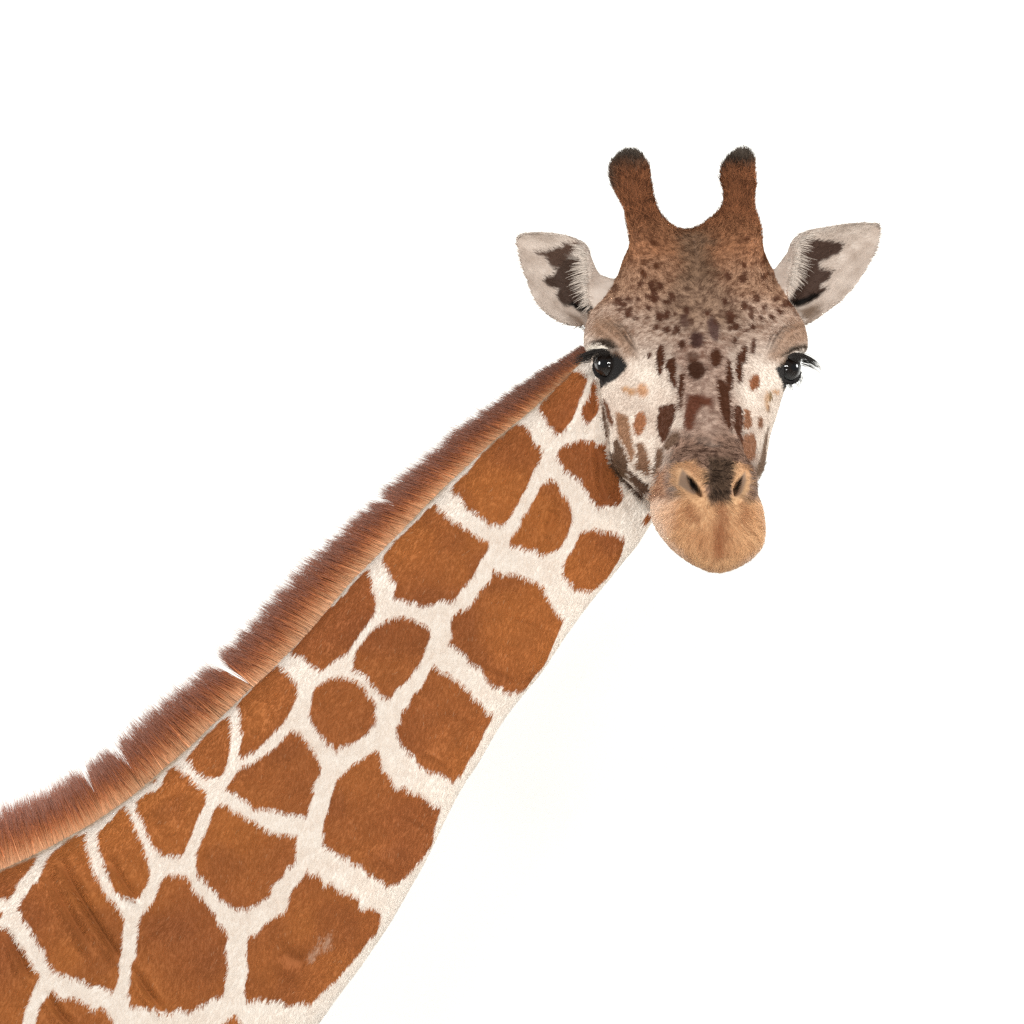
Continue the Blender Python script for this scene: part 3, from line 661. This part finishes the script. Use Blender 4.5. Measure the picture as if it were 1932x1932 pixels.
rp('ER', [(590,390),(700,370),(860,400),(1000,410),(1140,420),(1185,470),(1150,560),(1050,620),(960,680),(870,720),(860,800),(960,800),(1040,820),(1050,880),(980,960),(900,1010),(900,1080),(960,1080),(970,1120),(890,1180),(870,1220),(760,1270),(640,1310),(500,1350),(400,1280),(470,1180),(530,1080),(560,960),(540,820),(560,680),(580,580),(570,470)], (80, 62, 54))
rp('ER', [(420,1270),(560,1240),(760,1180),(880,1150),(870,1220),(700,1290),(500,1355)], (20, 16, 14))
rp('ER', [(560,1380),(700,1330),(860,1340),(820,1480),(690,1600),(600,1500)], (140, 120, 104), 10)

WS = np.array([(x, y, z) for x in np.arange(-1.6, .6, .17) for y in (-.10, .10) for z in np.arange(-1.5, .5, .17)]) + RNG.uniform(-.055, .055, (14 * 0 + len(np.arange(-1.6, .6, .17)) * 2 * len(np.arange(-1.5, .5, .17)), 3))
def worley(p):
    d1 = np.full(len(p), 9.0); d2 = np.full(len(p), 9.0)
    lo, hi = p.min(0) - .25, p.max(0) + .25
    for s in WS[((WS > lo) & (WS < hi)).all(1)]:
        q = np.sqrt(((p - s) ** 2).sum(1))
        m = q < d1
        d2 = np.where(m, d1, np.minimum(d2, q)); d1 = np.where(m, q, d1)
    return d2 - d1

HAIRDIR = np.array((-.30, 0, -.95))
def mix(a, b, t): return a * (1 - t[:, None]) + b * t[:, None]
def coat(p, n, strand=False):
    """hide/hair colour (linear), for points on the animal"""
    N = len(p); rnd = RNG.random(N) if strand else np.full(N, .5); rn2 = RNG.random(N) if strand else np.full(N, .5)
    head, ear, xc = regions(p)
    p2 = plan(p); col = np.zeros((N, 3))
    # ---------- neck
    i = np.where(~head & ~ear)[0]
    q = p[i]; q2 = p2[i]
    h2 = np.array((HAIRDIR[0], -HAIRDIR[2])); h2 = h2 / np.linalg.norm(h2); pr = np.array((-h2[1], h2[0]))
    t = np.stack([(q2 @ pr), (q2 @ h2) * .22, np.zeros(len(q))], 1)
    jit = (noise3(t, 6.0, 3) - .5) * 7.5 + (noise3(t, 2.6, 4) - .5) * 5 + (rnd[i] - .5) * 3.0
    s2 = q2 - h2 * jit[:, None]
    s2 = s2 + np.stack([noise3(q, .03, 8) - .5, noise3(q, .03, 9) - .5], 1) * 5
    sd = np.full(len(q), 40.0)
    for poly in NECKP: sd = np.minimum(sd, sdf_poly(s2, poly, 40.0))
    off = (n[i, 1] > .3) | (q2[:, 0] < -70) | (q2[:, 1] > 2000)
    if off.any():
        jo = np.where(off)[0]; wq = q[jo] + HAIRDIR * (jit[jo] * MU)[:, None]
        sd[jo] = (.022 - worley(wq)) / MU * .6
    m = smooth(.9, -.9, sd)
    big = fbm(q, .16, 21, 2); fine = fbm(q, .02, 22, 3)
    cream = mix(lin((244, 234, 223))[None], lin((235, 220, 206))[None], np.clip(fine * 1.3 - .3 + (rnd[i] - .5) * .4, 0, 1))
    br = mix(lin((175, 107, 57))[None], lin((157, 93, 54))[None], np.clip((big - .3) * 2.2, 0, 1))
    br = mix(br, lin((138, 80, 48))[None], np.clip((fbm(q, .09, 31, 2) - .52) * 3.0, 0, .42))
    br = br * (0.90 + .2 * fine + (rnd[i] - .5) * .22)[:, None]
    light = (rn2[i] > .993) & (m > .5)
    br[light] = br[light] * .6 + lin((222, 186, 148)) * .4
    # dorsal side of the hide is browner, thin grey-tan seam along the mane
    c = mix(cream, br, m)
    dm, tt = dist_line(q2, MANE_LINE, 60)
    c = mix(c, (c * .72 + lin((70, 44, 30)) * .1), smooth(46, 6, dm) * .55)
    c = mix(c, lin((196, 176, 152))[None] * (.8 + .4 * rnd[i])[:, None], smooth(7, 3, dm + (rnd[i] - .5) * 4) * .85)
    # worn pale scuff low on the throat side
    sc_, _ = dist_line(q2, on_neck(V('D', [(655, 1545), (690, 1470), (700, 1440)])), 40)
    sc2, _ = dist_line(q2, on_neck(V('D', [(730, 1475), (755, 1415)])), 40); sc_ = np.minimum(sc_, sc2)
    c = mix(c, lin((226, 200, 176))[None], smooth(8, 1, sc_ + (noise3(q, .004, 77) - .5) * 22) * .35 * m)
    col[i] = c
    # ---------- ears
    i = np.where(ear)[0]
    if len(i):
        q = p[i]; q2 = p2[i]; fine = fbm(q, .02, 41, 3)
        c = mix(lin((230, 216, 204))[None], lin((192, 174, 160))[None], np.clip(fine * 1.8 - .5 + (rnd[i] - .5) * .3, 0, 1))
        s2 = q2 + np.stack([fbm(q, .012, 42, 2) - .5, fbm(q, .012, 43, 2) - .5], 1) * 12
        fr = n[i, 1] < .55
        for poly, cc, soft in EARP:
            m = smooth(soft, -soft, sdf_poly(s2, poly, 30.0)) * fr
            c = mix(c, cc[None] * (.85 + .3 * rnd[i])[:, None], m)
        col[i] = c
    # ---------- head
    i = np.where(head)[0]
    q = p[i]; q2 = p2[i]; x, y = q2[:, 0], q2[:, 1]; r = rnd[i]; r2 = rn2[i]
    xl, xr, b_, f_, xcm = head_span(q[:, 2]); cx = 966 + xcm / MU
    fine = fbm(q, .012, 51, 3); mid = fbm(q, .035, 52, 2)
    mott = np.clip((fbm(q, .006, 53, 2) - .5) * 2.4 + (r - .5) * 1.1 + .5, 0, 1)
    light = mix(lin((230, 216, 202))[None], lin((202, 181, 165))[None], np.clip(mid * 1.6 - .35, 0, 1)) * (.92 + .16 * r)[:, None]
    fore = mix(lin((184, 146, 119))[None], lin((104, 70, 52))[None], mott)
    rust = mix(lin((178, 126, 92))[None], lin((108, 70, 49))[None], mott)
    tau = np.clip(mott * .8 + .1, 0, 1)
    mid_c = mix(lin((208, 184, 166))[None], lin((130, 98, 80))[None], tau)
    # levels in the animal's own plan (foreshortened plan levels differ little from the survey)
    lv = y + (mid - .5) * 40
    c = mix(rust, fore, smooth(470, 545, lv))
    c = mix(c, mid_c, smooth(545, 620, lv))
    side = np.abs(x - cx)
    c = mix(c, light, smooth(640, 715, lv + .25 * (side - 60)))
    # darker centre strip: crown, knob, bridge
    strip = smooth(50, 4, side + (fine - .5) * 40 + (mid - .5) * 30) * smooth(425, 450, y) * smooth(600, 520, lv)
    c = mix(c, mix(lin((140, 112, 90))[None], lin((78, 58, 45))[None], mott), strip * .85)
    fan = smooth(1.0, .3, np.abs(x - cx) / np.maximum(36 + (y - 520) * 1.1, 5)) * smooth(520, 560, y) * smooth(650, 590, lv)
    c = mix(c, mix(lin((170, 138, 114))[None], lin((96, 70, 56))[None], mott), fan * .9)
    br_ = smooth(62, 34, side + (fine - .5) * 26) * smooth(620, 680, lv) * smooth(860, 820, y)
    c = mix(c, mix(lin((198, 168, 150))[None], lin((120, 84, 68))[None], mott), br_ * .85)
    nose = smooth(100, 60, side + (fine - .5) * 24) * smooth(812, 850, lv + .12 * side)
    c = mix(c, mix(lin((160, 128, 110))[None], lin((74, 52, 42))[None], mott), nose)
    # muzzle
    yy = 966 + (y - 966) * DIST / (DIST - .30); xx = 966 + (x - 966) * DIST / (DIST - .30)
    mz = ((y > 855) & (q[:, 1] < -.225)) * smooth(-5, 1, xx - np.interp(yy, MZ[:, 0], MZ[:, 1])) * smooth(6, -1, xx - np.interp(yy, MZ[:, 0], MZ[:, 2]))
    G2 = lambda pts: on_face(V('G', pts))
    tan = mix(lin((235, 190, 144))[None], lin((210, 157, 113))[None], np.clip(mid * 1.5 - .3 + (r - .5) * .35, 0, 1))
    peach = mix(lin((249, 224, 202))[None], lin((234, 196, 168))[None], r)
    mc = G2([(1110, 1000)])[0]
    ed_ = np.sqrt(((x - mc[0]) / 108) ** 2 + ((y - mc[1]) / 112) ** 2)
    tanp = mix(tan, peach, smooth(.62, 1.0, ed_ + (mid - .5) * .3) * (y > mc[1] - 50))
    pa = np.arctan2(x - mc[0], y - mc[1] + 40); prr = np.hypot(x - mc[0], y - mc[1] + 40)
    streak = noise3(np.stack([pa * 26, prr * .05, np.zeros(len(q))], 1), 1.0, 63) * .6 + noise3(np.stack([pa * 60, prr * .09, np.zeros(len(q))], 1), 1.0, 64) * .4
    tanp = mix(tanp, lin((152, 96, 62))[None], np.clip((streak - .45) * 1.4, 0, .5) * smooth(1.25, .55, ed_))
    dm_, _ = dist_line(q2, G2([(1125, 860), (1130, 960), (1118, 1100), (1112, 1250)]), 60)
    tanp = mix(tanp, lin((158, 92, 58))[None], smooth(20, 2, dm_ + (fine - .5) * 20) * .6)
    for pts in ([(880, 880), (930, 960)], [(1320, 880), (1300, 990)]):
        dd, _ = dist_line(q2, G2(pts), 40); tanp = mix(tanp, lin((160, 96, 60))[None], smooth(14, 2, dd + (fine - .5) * 16) * .5)
    low = smooth(-14, 10, sdf_poly(q2, G2([(560, 830), (700, 820), (860, 800), (1000, 790), (1060, 840), (1180, 840), (1240, 800), (1340, 830), (1480, 800), (1500, 200), (560, 200)]), 60.0) + (fine - .5) * 14)
    tmask = low * mz
    ring = np.zeros(len(q)); flap = np.zeros(len(q)); slit = np.zeros(len(q))
    for (line, cpt, rr), fl, sl in zip(NOS, FLAP, SLIT):
        cc = on_face(cpt)[0]; qq = np.sqrt((((q2 - cc) / (np.array(rr) * K / 2.76)) ** 2).sum(1))
        ring = np.maximum(ring, smooth(1.05, .7, qq + (fine - .5) * .5) * .85)
        flap = np.maximum(flap, smooth(3, -3, sdf_poly(q2, fl, 30.0)))
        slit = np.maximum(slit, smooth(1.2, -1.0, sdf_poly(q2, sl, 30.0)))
    cheekm = mix(lin((196, 152, 122))[None], lin((128, 84, 62))[None], mott)
    c = mix(c, cheekm, mz * smooth(64, 92, side) * smooth(862, 900, y))
    c = mix(c, tan, ring * mz * .9)
    c = mix(c, tanp, tmask)
    sept = smooth(16, 8, np.abs(x - G2([(1120, 700)])[0, 0]) - 8 + (fine - .5) * 12) * smooth(G2([(1, 850)])[0, 1] + 4, G2([(1, 780)])[0, 1], y) * smooth(860, 875, y) * mz
    c = mix(c, mix(lin((110, 88, 72))[None], lin((52, 40, 33))[None], mott), sept)
    c = mix(c, lin((138, 116, 100))[None] * (.85 + .3 * r)[:, None], flap * mz * .9)
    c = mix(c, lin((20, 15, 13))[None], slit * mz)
    # freckles, spots and stripes of the face, plus painted shade on the right jaw
    ff = (n[i, 1] < .35) & (tmask < .5)
    s0 = q2 + np.stack([fbm(q, .010, 61, 2) - .5, fbm(q, .010, 62, 2) - .5], 1) * 5 + np.stack([r - .5, r2 - .5], 1) * 1.2
    for poly, cc, soft, jt, k in FACEP:
        m = smooth(soft + 1.2, -soft + 1.2, sdf_poly(s0 + (np.stack([r2 - .5, r - .5], 1) * (jt - 2)), poly, 20.0)) * ff * k
        if m.any(): c = mix(c, cc[None] * (.8 + .4 * r)[:, None], m)
    # crease shade of the wrinkles above the eyes, painted as dark lines
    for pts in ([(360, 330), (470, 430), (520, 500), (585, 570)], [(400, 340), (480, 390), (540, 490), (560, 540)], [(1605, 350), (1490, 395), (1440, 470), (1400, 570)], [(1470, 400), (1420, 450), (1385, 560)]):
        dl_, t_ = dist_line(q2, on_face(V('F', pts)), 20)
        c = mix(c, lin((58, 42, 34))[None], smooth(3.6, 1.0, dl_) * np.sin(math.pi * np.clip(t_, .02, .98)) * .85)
    # ossicones
    hm = smooth(455, 400, y + (mid - .5) * 30)
    hc = mix(lin((166, 108, 74))[None], lin((88, 55, 39))[None], mott)
    c = mix(c, hc, hm * .9)
    tx = np.where(x < 1306, 1190.0, 1398.0)
    tipd = smooth(332, 296, y + (mid - .5) * 22 - .35 * np.maximum(0, np.where(x < 1306, 1180 - x, 1380 - x))) * (y < 400)
    edge = np.where(x < 1306, smooth(1172, 1156, x + (y - 300) * -.10), smooth(1372, 1362, x)) * (y < 392) * (y > 300) * .8
    c = mix(c, mix(lin((96, 84, 74))[None], lin((48, 40, 35))[None], mott), np.clip(np.maximum(tipd, edge), 0, 1))
    gt = smooth(300, 284, y) * .6
    c = mix(c, lin((128, 118, 108))[None], gt * (r > .4))
    # lids and brows
    for poly, cc, soft, k in EYEP:
        m = smooth(soft, -soft, sdf_poly(q2 + np.stack([r - .5, r2 - .5], 1) * 2, poly, 20.0)) * (q[:, 1] < .0) * k
        c = mix(c, cc[None] * (.85 + .3 * r)[:, None], m)
    for e in EYES.values():
        g, up, out = eye_frame(e); dq = np.linalg.norm(q - e['c'], axis=1)
        ub = ((q - e['c']) @ up) / np.maximum(dq, 1e-6)
        lim = ER * (1.22 + .26 * smooth(.25, -.25, ub))
        c = mix(c, lin((24, 20, 18))[None], smooth(lim * 1.04, lim * .96, dq))
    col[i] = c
    return col, head, ear

# ---- mane line along the back of the neck (plan), strand lean (degrees above level, pointing away from the throat) and length (plan units)
MANE = [(1112, 664, 40, 26), (1075, 700, 30, 40), (1040, 735, 25, 55), (1000, 773, 22, 66), (930, 830, 20, 77), (850, 905, 20, 84), (780, 975, 21, 88), (700, 1052, 25, 92), (620, 1140, 29, 97),
        (545, 1225, 32, 98), (450, 1315, 38, 98), (350, 1415, 46, 108), (250, 1498, 60, 104), (170, 1553, 68, 104), (90, 1598, 76, 108), (0, 1638, 80, 118), (-150, 1698, 84, 120), (-330, 1762, 86, 120)]
MD = crom_rows(MANE, 260)
MY = np.interp(np.arange(260), np.linspace(0, 259, len(MANE)), [.05, .05, .05, .045, .045, .04, .035, .03, .025, .025, .02, .015, .01, .008, .005, 0, 0, 0])
MANE_LINE = np.stack([966 + (MD[:, 0] - 966) * (DIST + MY) / DIST, 966 + (MD[:, 1] - 966) * (DIST + MY) / DIST], 1)
MANE_LINE = MANE_LINE[::6]

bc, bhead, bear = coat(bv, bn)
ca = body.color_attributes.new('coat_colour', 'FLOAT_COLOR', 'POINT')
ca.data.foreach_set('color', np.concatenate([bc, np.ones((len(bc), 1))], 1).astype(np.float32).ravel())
body.materials.clear(); body.materials.append(M_SKIN)
for p_ in (body.polygons,): p_.foreach_set('use_smooth', np.ones(len(body.polygons), bool))
body.update()

root = bpy.data.objects.new('giraffe', None); COL.objects.link(root)
root.location = P(-300, 2200, 0)
root['label'] = 'reticulated giraffe with russet patches on cream, turning its head to face out'
root['category'] = 'giraffe'
def child(name, data, mat=None, label=None, stuff=False, parent=root):
    o = bpy.data.objects.new(name, data); COL.objects.link(o)
    o.parent = parent; o.location = -Vector(root.location)
    if mat: data.materials.append(mat)
    if label: o['label'] = label
    if stuff: o['kind'] = 'stuff'
    return o
child('body', body)

# ------------------------------------------------------------------ hair helpers
def hair_object(name, pts, rad, tint, nrm, mat, label=None, stuff=False):
    n, k = pts.shape[:2]
    hc = bpy.data.hair_curves.new(name)
    hc.add_curves([k] * n)
    hc.attributes['position'].data.foreach_set('vector', pts.astype(np.float32).ravel())
    ra = hc.attributes.get('radius') or hc.attributes.new('radius', 'FLOAT', 'POINT')
    ra.data.foreach_set('value', rad.astype(np.float32).ravel())
    ta = hc.attributes.new('tint', 'FLOAT_COLOR', 'CURVE')
    ta.data.foreach_set('color', np.concatenate([tint, np.ones((n, 1))], 1).astype(np.float32).ravel())
    if nrm is not None:
        na = hc.attributes.new('hide_normal', 'FLOAT_VECTOR', 'CURVE')
        na.data.foreach_set('vector', nrm.astype(np.float32).ravel())
    return child(name, hc, mat, label, stuff)
def unit(a): return a / np.maximum(np.linalg.norm(a, axis=1), 1e-9)[:, None]

# ------------------------------------------------------------------ coat
nq = len(body.polygons)
lt = np.empty(nq, np.int32); body.polygons.foreach_get('loop_total', lt)
ls = np.empty(nq, np.int32); body.polygons.foreach_get('loop_start', ls)
lv_ = np.empty(len(body.loops), np.int32); body.loops.foreach_get('vertex_index', lv_)
quad = np.where(lt == 4)[0]
Q = lv_[ls[quad][:, None] + np.arange(4)]
fc = bv[Q].mean(1); fn = bn[Q].mean(1)
ar = .5 * np.linalg.norm(np.cross(bv[Q[:, 2]] - bv[Q[:, 0]], bv[Q[:, 3]] - bv[Q[:, 1]]), axis=1)
hq, eq, _ = regions(fc)
f2 = plan(fc)
dens = np.where(hq, 1.25, 1.0) * np.where(eq, 1.1, 1.0)
dens = dens * np.where(fn[:, 1] > .35, .22, 1.0) * np.where((f2[:, 0] < -90) | (f2[:, 1] > 2040), .12, 1.0)
for e in EYES.values():
    g, up, out = eye_frame(e); dq = np.linalg.norm(fc - e['c'], axis=1); dens = dens * np.where(dq < ER * 1.36, 0, 1)
for poly, cc, soft, k in EYEP:
    if cc.max() < .03: dens = dens * np.where(hq & (sdf_poly(f2, poly, 20.0) < -1.0), 0.0, 1.0)
for line, c, r in NOS:
    dens = dens * np.where(hq & (np.minimum(*[np.minimum(sdf_poly(f2, a_, 20.0) - 5, sdf_poly(f2, b_, 20.0)) for a_, b_ in zip(SLIT, FLAP)]) < 0), 0.0, 1)
    break
NH = 430000
pw = ar * dens; pw /= pw.sum()
pick = RNG.choice(len(Q), NH, p=pw)
uv = RNG.random((NH, 2)); a, b = uv[:, :1], uv[:, 1:]
def bil(X): return (X[Q[pick, 0]] * (1 - a) + X[Q[pick, 1]] * a) * (1 - b) + (X[Q[pick, 3]] * (1 - a) + X[Q[pick, 2]] * a) * b
rp_, rn_ = bil(bv), unit(bil(bn))
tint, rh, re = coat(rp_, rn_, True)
r2d = plan(rp_)
rnd = RNG.random(NH)
# lie of the hair
dirv = np.tile(HAIRDIR, (NH, 1)).astype(float)
_, _, _, _, xcm = head_span(rp_[:, 2]); side = rp_[:, 0] - xcm
py = r2d[:, 1]
up_ = smooth(900, 820, py)
dirv[rh] = np.stack([np.sign(side[rh]) * (.55 + .5 * np.abs(side[rh]) / .12), np.full(rh.sum(), .1), np.where(py[rh] > 880, -1.0, np.where(py[rh] > 600, -.6, .9))], 1)
muz = rh & (py > 880); mcx = (1345 - 966) * MU * .94; mcz = Z(960, -.39)
dirv[muz] = np.stack([(rp_[muz, 0] - mcx) * 9, np.full(muz.sum(), .2), (rp_[muz, 2] - mcz) * 7 - .5], 1)
hornm = rh & (py + RNG.uniform(-35, 35, NH) < 425)
dirv[hornm] = np.stack([np.where(r2d[hornm, 0] < 1306, -.2, .15), np.full(hornm.sum(), .2), np.ones(hornm.sum())], 1)
dirv[re] = np.stack([np.where(r2d[re, 0] < 1306, -.8, .8), np.zeros(re.sum()), np.full(re.sum(), .45)], 1)
sway = np.stack([noise3(rp_, .03, 71 + k) - .5 for k in range(3)], 1)
wild = np.where(rh, 1.0, .55); wild[hornm] = 1.7; wild[muz] = .8
dirv = unit(dirv) + sway * .9 + (RNG.random((NH, 3)) - .5) * wild[:, None]
dirv = unit(dirv - rn_ * (dirv * rn_).sum(1)[:, None])
lift = np.where(rh, .34, .22); lift[hornm] = .55; lift[muz] = .55; lift = lift * (.6 + .8 * RNG.random(NH))
ln = np.where(rh, .0062, .0084); ln[re] = .007; ln[hornm] = .012; ln[muz] = .0085
ln = ln * (.65 + .7 * rnd)
face_small = rh & (py > 560) & (py < 860); ln[face_small] *= .85
for e in EYES.values():
    near = np.linalg.norm(rp_ - e['c'], axis=1) < .032; ln[near] *= .6
for sl in SLIT:
    near = rh & (sdf_poly(r2d, sl, 30.0) < 14); ln[near] *= .35
kk = 4
tk = np.linspace(0, 1, kk)
pts = np.stack([rp_ - rn_ * .0006 + (dirv * t + rn_ * (lift * (t - .45 * t * t))[:, None]) * ln[:, None] for t in tk], 1)
rad = np.where(rh, .00036, .00042)[:, None] * np.array((1.0, .95, .75, .3))[None]
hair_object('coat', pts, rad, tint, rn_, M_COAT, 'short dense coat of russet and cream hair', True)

# ------------------------------------------------------------------ mane
NM = 56000
t = RNG.random(NM) ** 1.0 * (len(MD) - 1.001)
i0 = t.astype(int); fr = (t - i0)[:, None]
row = MD[i0] * (1 - fr) + MD[i0 + 1] * fr
my = MY[i0] * (1 - fr[:, 0]) + MY[np.minimum(i0 + 1, 259)] * fr[:, 0]
thick = np.interp(t, [0, 30, 120, 259], [.008, .013, .017, .020])
oy = RNG.uniform(-1, 1, NM); 
ddx = np.gradient(MD[:, 0]); ddy = np.gradient(MD[:, 1]); L_ = np.hypot(ddx, ddy); nx, ny = -ddy / L_, ddx / L_   # towards throat
nin = np.stack([nx[i0], ny[i0]], 1); nin *= np.where(nin[:, :1] < 0, -1, 1)
inset = 3.0 + 7.0 * oy ** 2 + RNG.random(NM) * 3
bx = row[:, 0] + nin[:, 0] * inset; by = row[:, 1] + nin[:, 1] * inset
k = MU * (DIST + my) / DIST
rootp = np.stack([(bx - 966) * k, my + oy * thick, (966 - by) * k], 1)
clump = noise3(np.stack([t * .9, oy * 1.5, np.zeros(NM)], 1), .7, 91); clump2 = noise3(np.stack([t * .9, np.zeros(NM), np.zeros(NM)], 1), 7.0, 92)
ang = np.radians(row[:, 2] + (clump - .5) * 10 + (clump2 - .5) * 4 + RNG.normal(0, 3.0, NM))
def notch(px, py, wdt, amt):
    d = np.hypot(bx - px, by - py); return amt * np.exp(-(d / wdt) ** 2)
# the combed gaps in the crest: hairs part to either side
for px, py, wd, am in ((474, 1290, 18, 11), (788, 962, 9, 8), (262, 1480, 14, 11), (190, 1535, 14, 9)):
    sgn = np.sign((bx - px) + (py - by)); dd = np.hypot(bx - px, by - py)
    ang += np.radians(sgn * am * RNG.uniform(.7, 1.2, NM) * np.exp(-((dd - 6) / wd) ** 2))
longer = RNG.random(NM) > .93
lnm = row[:, 3] * MU * (0.88 + .05 * clump2 + .08 * clump + .20 * RNG.random(NM) - .42 * RNG.random(NM) ** 1.5) * (1 - .12 * oy ** 2) * np.where(longer, 1.14, 1.0)
dv = np.stack([-np.cos(ang), oy * .20 + RNG.normal(0, .05, NM), np.sin(ang)], 1); dv = unit(dv)
curl = np.stack([np.zeros(NM), RNG.normal(0, .02, NM) + oy * .05, -.06 + RNG.normal(0, .03, NM)], 1)
tk = np.linspace(0, 1, 6)
mp = np.stack([rootp + (dv * s + curl * s * s) * lnm[:, None] for s in tk], 1)
mr = np.full((NM, 1), .00042) * np.array((1, 1, .9, .7, .42, .12))[None]
g = 1.0 + .5 * RNG.random(NM); upr = smooth(90, 10, t)
tn = np.stack([g * .97, g, g * 1.03], 1) * (1 - .32 * upr)[:, None]
lo_ = smooth(175, 215, t)
tn = tn * (1 + .16 * lo_)[:, None]
pale = RNG.random(NM) > .965; tn[pale] *= 1.7
hair_object('mane', mp, mr, tn, None, M_MANE, 'short upright russet mane with darker tips along the neck')

# ------------------------------------------------------------------ eyes and lashes
def eyeball(e):
    g, up, out = eye_frame(e)
    n = 32; v = []; f = []
    for k in range(n + 1):
        th = math.pi * k / n
        rr = ER * (1 + .05 * math.exp(-(th / .55) ** 2))
        for j in range(2 * n):
            a = math.pi * j / n
            v.append(tuple(e['c'] + rr * (g * math.cos(th) + (out * math.cos(a) + up * math.sin(a)) * math.sin(th))))
    for k in range(n):
        for j in range(2 * n):
            j2 = (j + 1) % (2 * n); f.append((k * 2 * n + j, k * 2 * n + j2, (k + 1) * 2 * n + j2, (k + 1) * 2 * n + j))
    me = bpy.data.meshes.new('eye'); me.from_pydata(v, [], f); me.update()
    me.polygons.foreach_set('use_smooth', np.ones(len(me.polygons), bool))
    c = me.color_attributes.new('iris', 'FLOAT_COLOR', 'POINT'); cols = []
    for k in range(n + 1):
        th = math.pi * k / n
        for j in range(2 * n):
            a = math.pi * j / n; el = abs(math.sin(a)); pup = .26 + .20 * (1 - el)
            if th < pup: col = (.003, .003, .004)
            elif th < .80: col = tuple(np.array((.009, .0055, .004)) * (.7 + .6 * rs.random()))
            else: col = (.004, .0035, .0035)
            cols += [*col, 1]
    c.data.foreach_set('color', cols)
    return me
for key, e in EYES.items():
    child('eye', eyeball(e), M_EYE)
for key, e in EYES.items():
    g, up, out = eye_frame(e); s = e['s']; n = 230
    cu = lid_curve(e, 'upper', 60, 1.26); cl = lid_curve(e, 'lower', 60, 1.2)
    P0 = []; 
    for k in range(n):
        t_ = RNG.uniform(.22, 1.0); low = k > n - (8 if s < 0 else 24)
        b0 = (cl if low else cu)[min(59, int((RNG.uniform(.3, .9) if low else t_) * 59))] + RNG.normal(0, .0010, 3)
        if low: d0 = unit((g * .4 + out * .1 - up * 1.0 + RNG.normal(0, .12, 3))[None])[0]; l0 = RNG.uniform(.006, .012); dr = -up * .1
        else:
            d0 = unit((g * .55 + out * (.35 + .9 * t_) - up * (.10) + RNG.normal(0, .06, 3))[None])[0]; l0 = RNG.uniform(.020, .034) * (.45 + .65 * t_); dr = -np.array((0, 0, 1)) * (.34 if s > 0 else .16)
        P0.append([b0 + (d0 * q + dr * q * q) * l0 for q in np.linspace(0, 1, 5)])
    P0 = np.array(P0)
    hair_object('eyelashes', P0, np.full((n, 1), .00036) * np.array((1, .9, .75, .5, .15))[None], np.tile(lin((38, 32, 28)), (n, 1)), None, M_LASH, 'long dark eyelashes')

# ------------------------------------------------------------------ pale fringes inside the ears
for E, view, s in ((EAR_L, 'EL', -1), (EAR_R, 'ER', 1)):
    rows = crom_rows([list(V(view, [m]).reshape(-1)) + [k / (len(E) - 1)] for k, (l, sil, m) in enumerate(E)], 200)
    n = 250; t = RNG.uniform(.40, .82, n); i = (t * 199).astype(int); r = rows[i]
    u = r[:, 2]; y = .045 - .035 * u - .012 - .016 * u + RNG.uniform(-.001, .004, n)
    kx = MU * (DIST + y) / DIST
    px = r[:, 0] + RNG.normal(0, 3.0, n) + s * RNG.uniform(-6, 6, n); pyv = r[:, 1] + RNG.normal(0, 4, n)
    b0 = np.stack([(px - 966) * kx, y, (966 - pyv) * kx], 1)
    cl = noise3(np.stack([t * 60, np.zeros(n), np.zeros(n)], 1), 1.4, 95) - .5
    dvv = unit(np.stack([np.full(n, s * 1.0), .25 + RNG.normal(0, .12, n), .22 - .75 * smooth(.5, .82, t) + cl * .7 + RNG.normal(0, .12, n)], 1))
    l0 = (.016 + .012 * np.sin(math.pi * (t - .40) / .42)) * (.6 + .6 * RNG.random(n))
    pp = np.stack([b0 + (dvv * q + np.array((0, .12, -.12)) * q * q) * l0[:, None] for q in np.linspace(0, 1, 5)], 1)
    tt_ = lin((236, 224, 212))[None] * (.75 + .35 * RNG.random(n))[:, None]
    hair_object('ear_fringe', pp, np.full((n, 1), .00034) * np.array((1, .95, .8, .5, .2))[None], tt_, np.tile(np.array((0, -1.0, .1)), (n, 1)), M_TUFT, 'pale fringe of hair inside the ear')
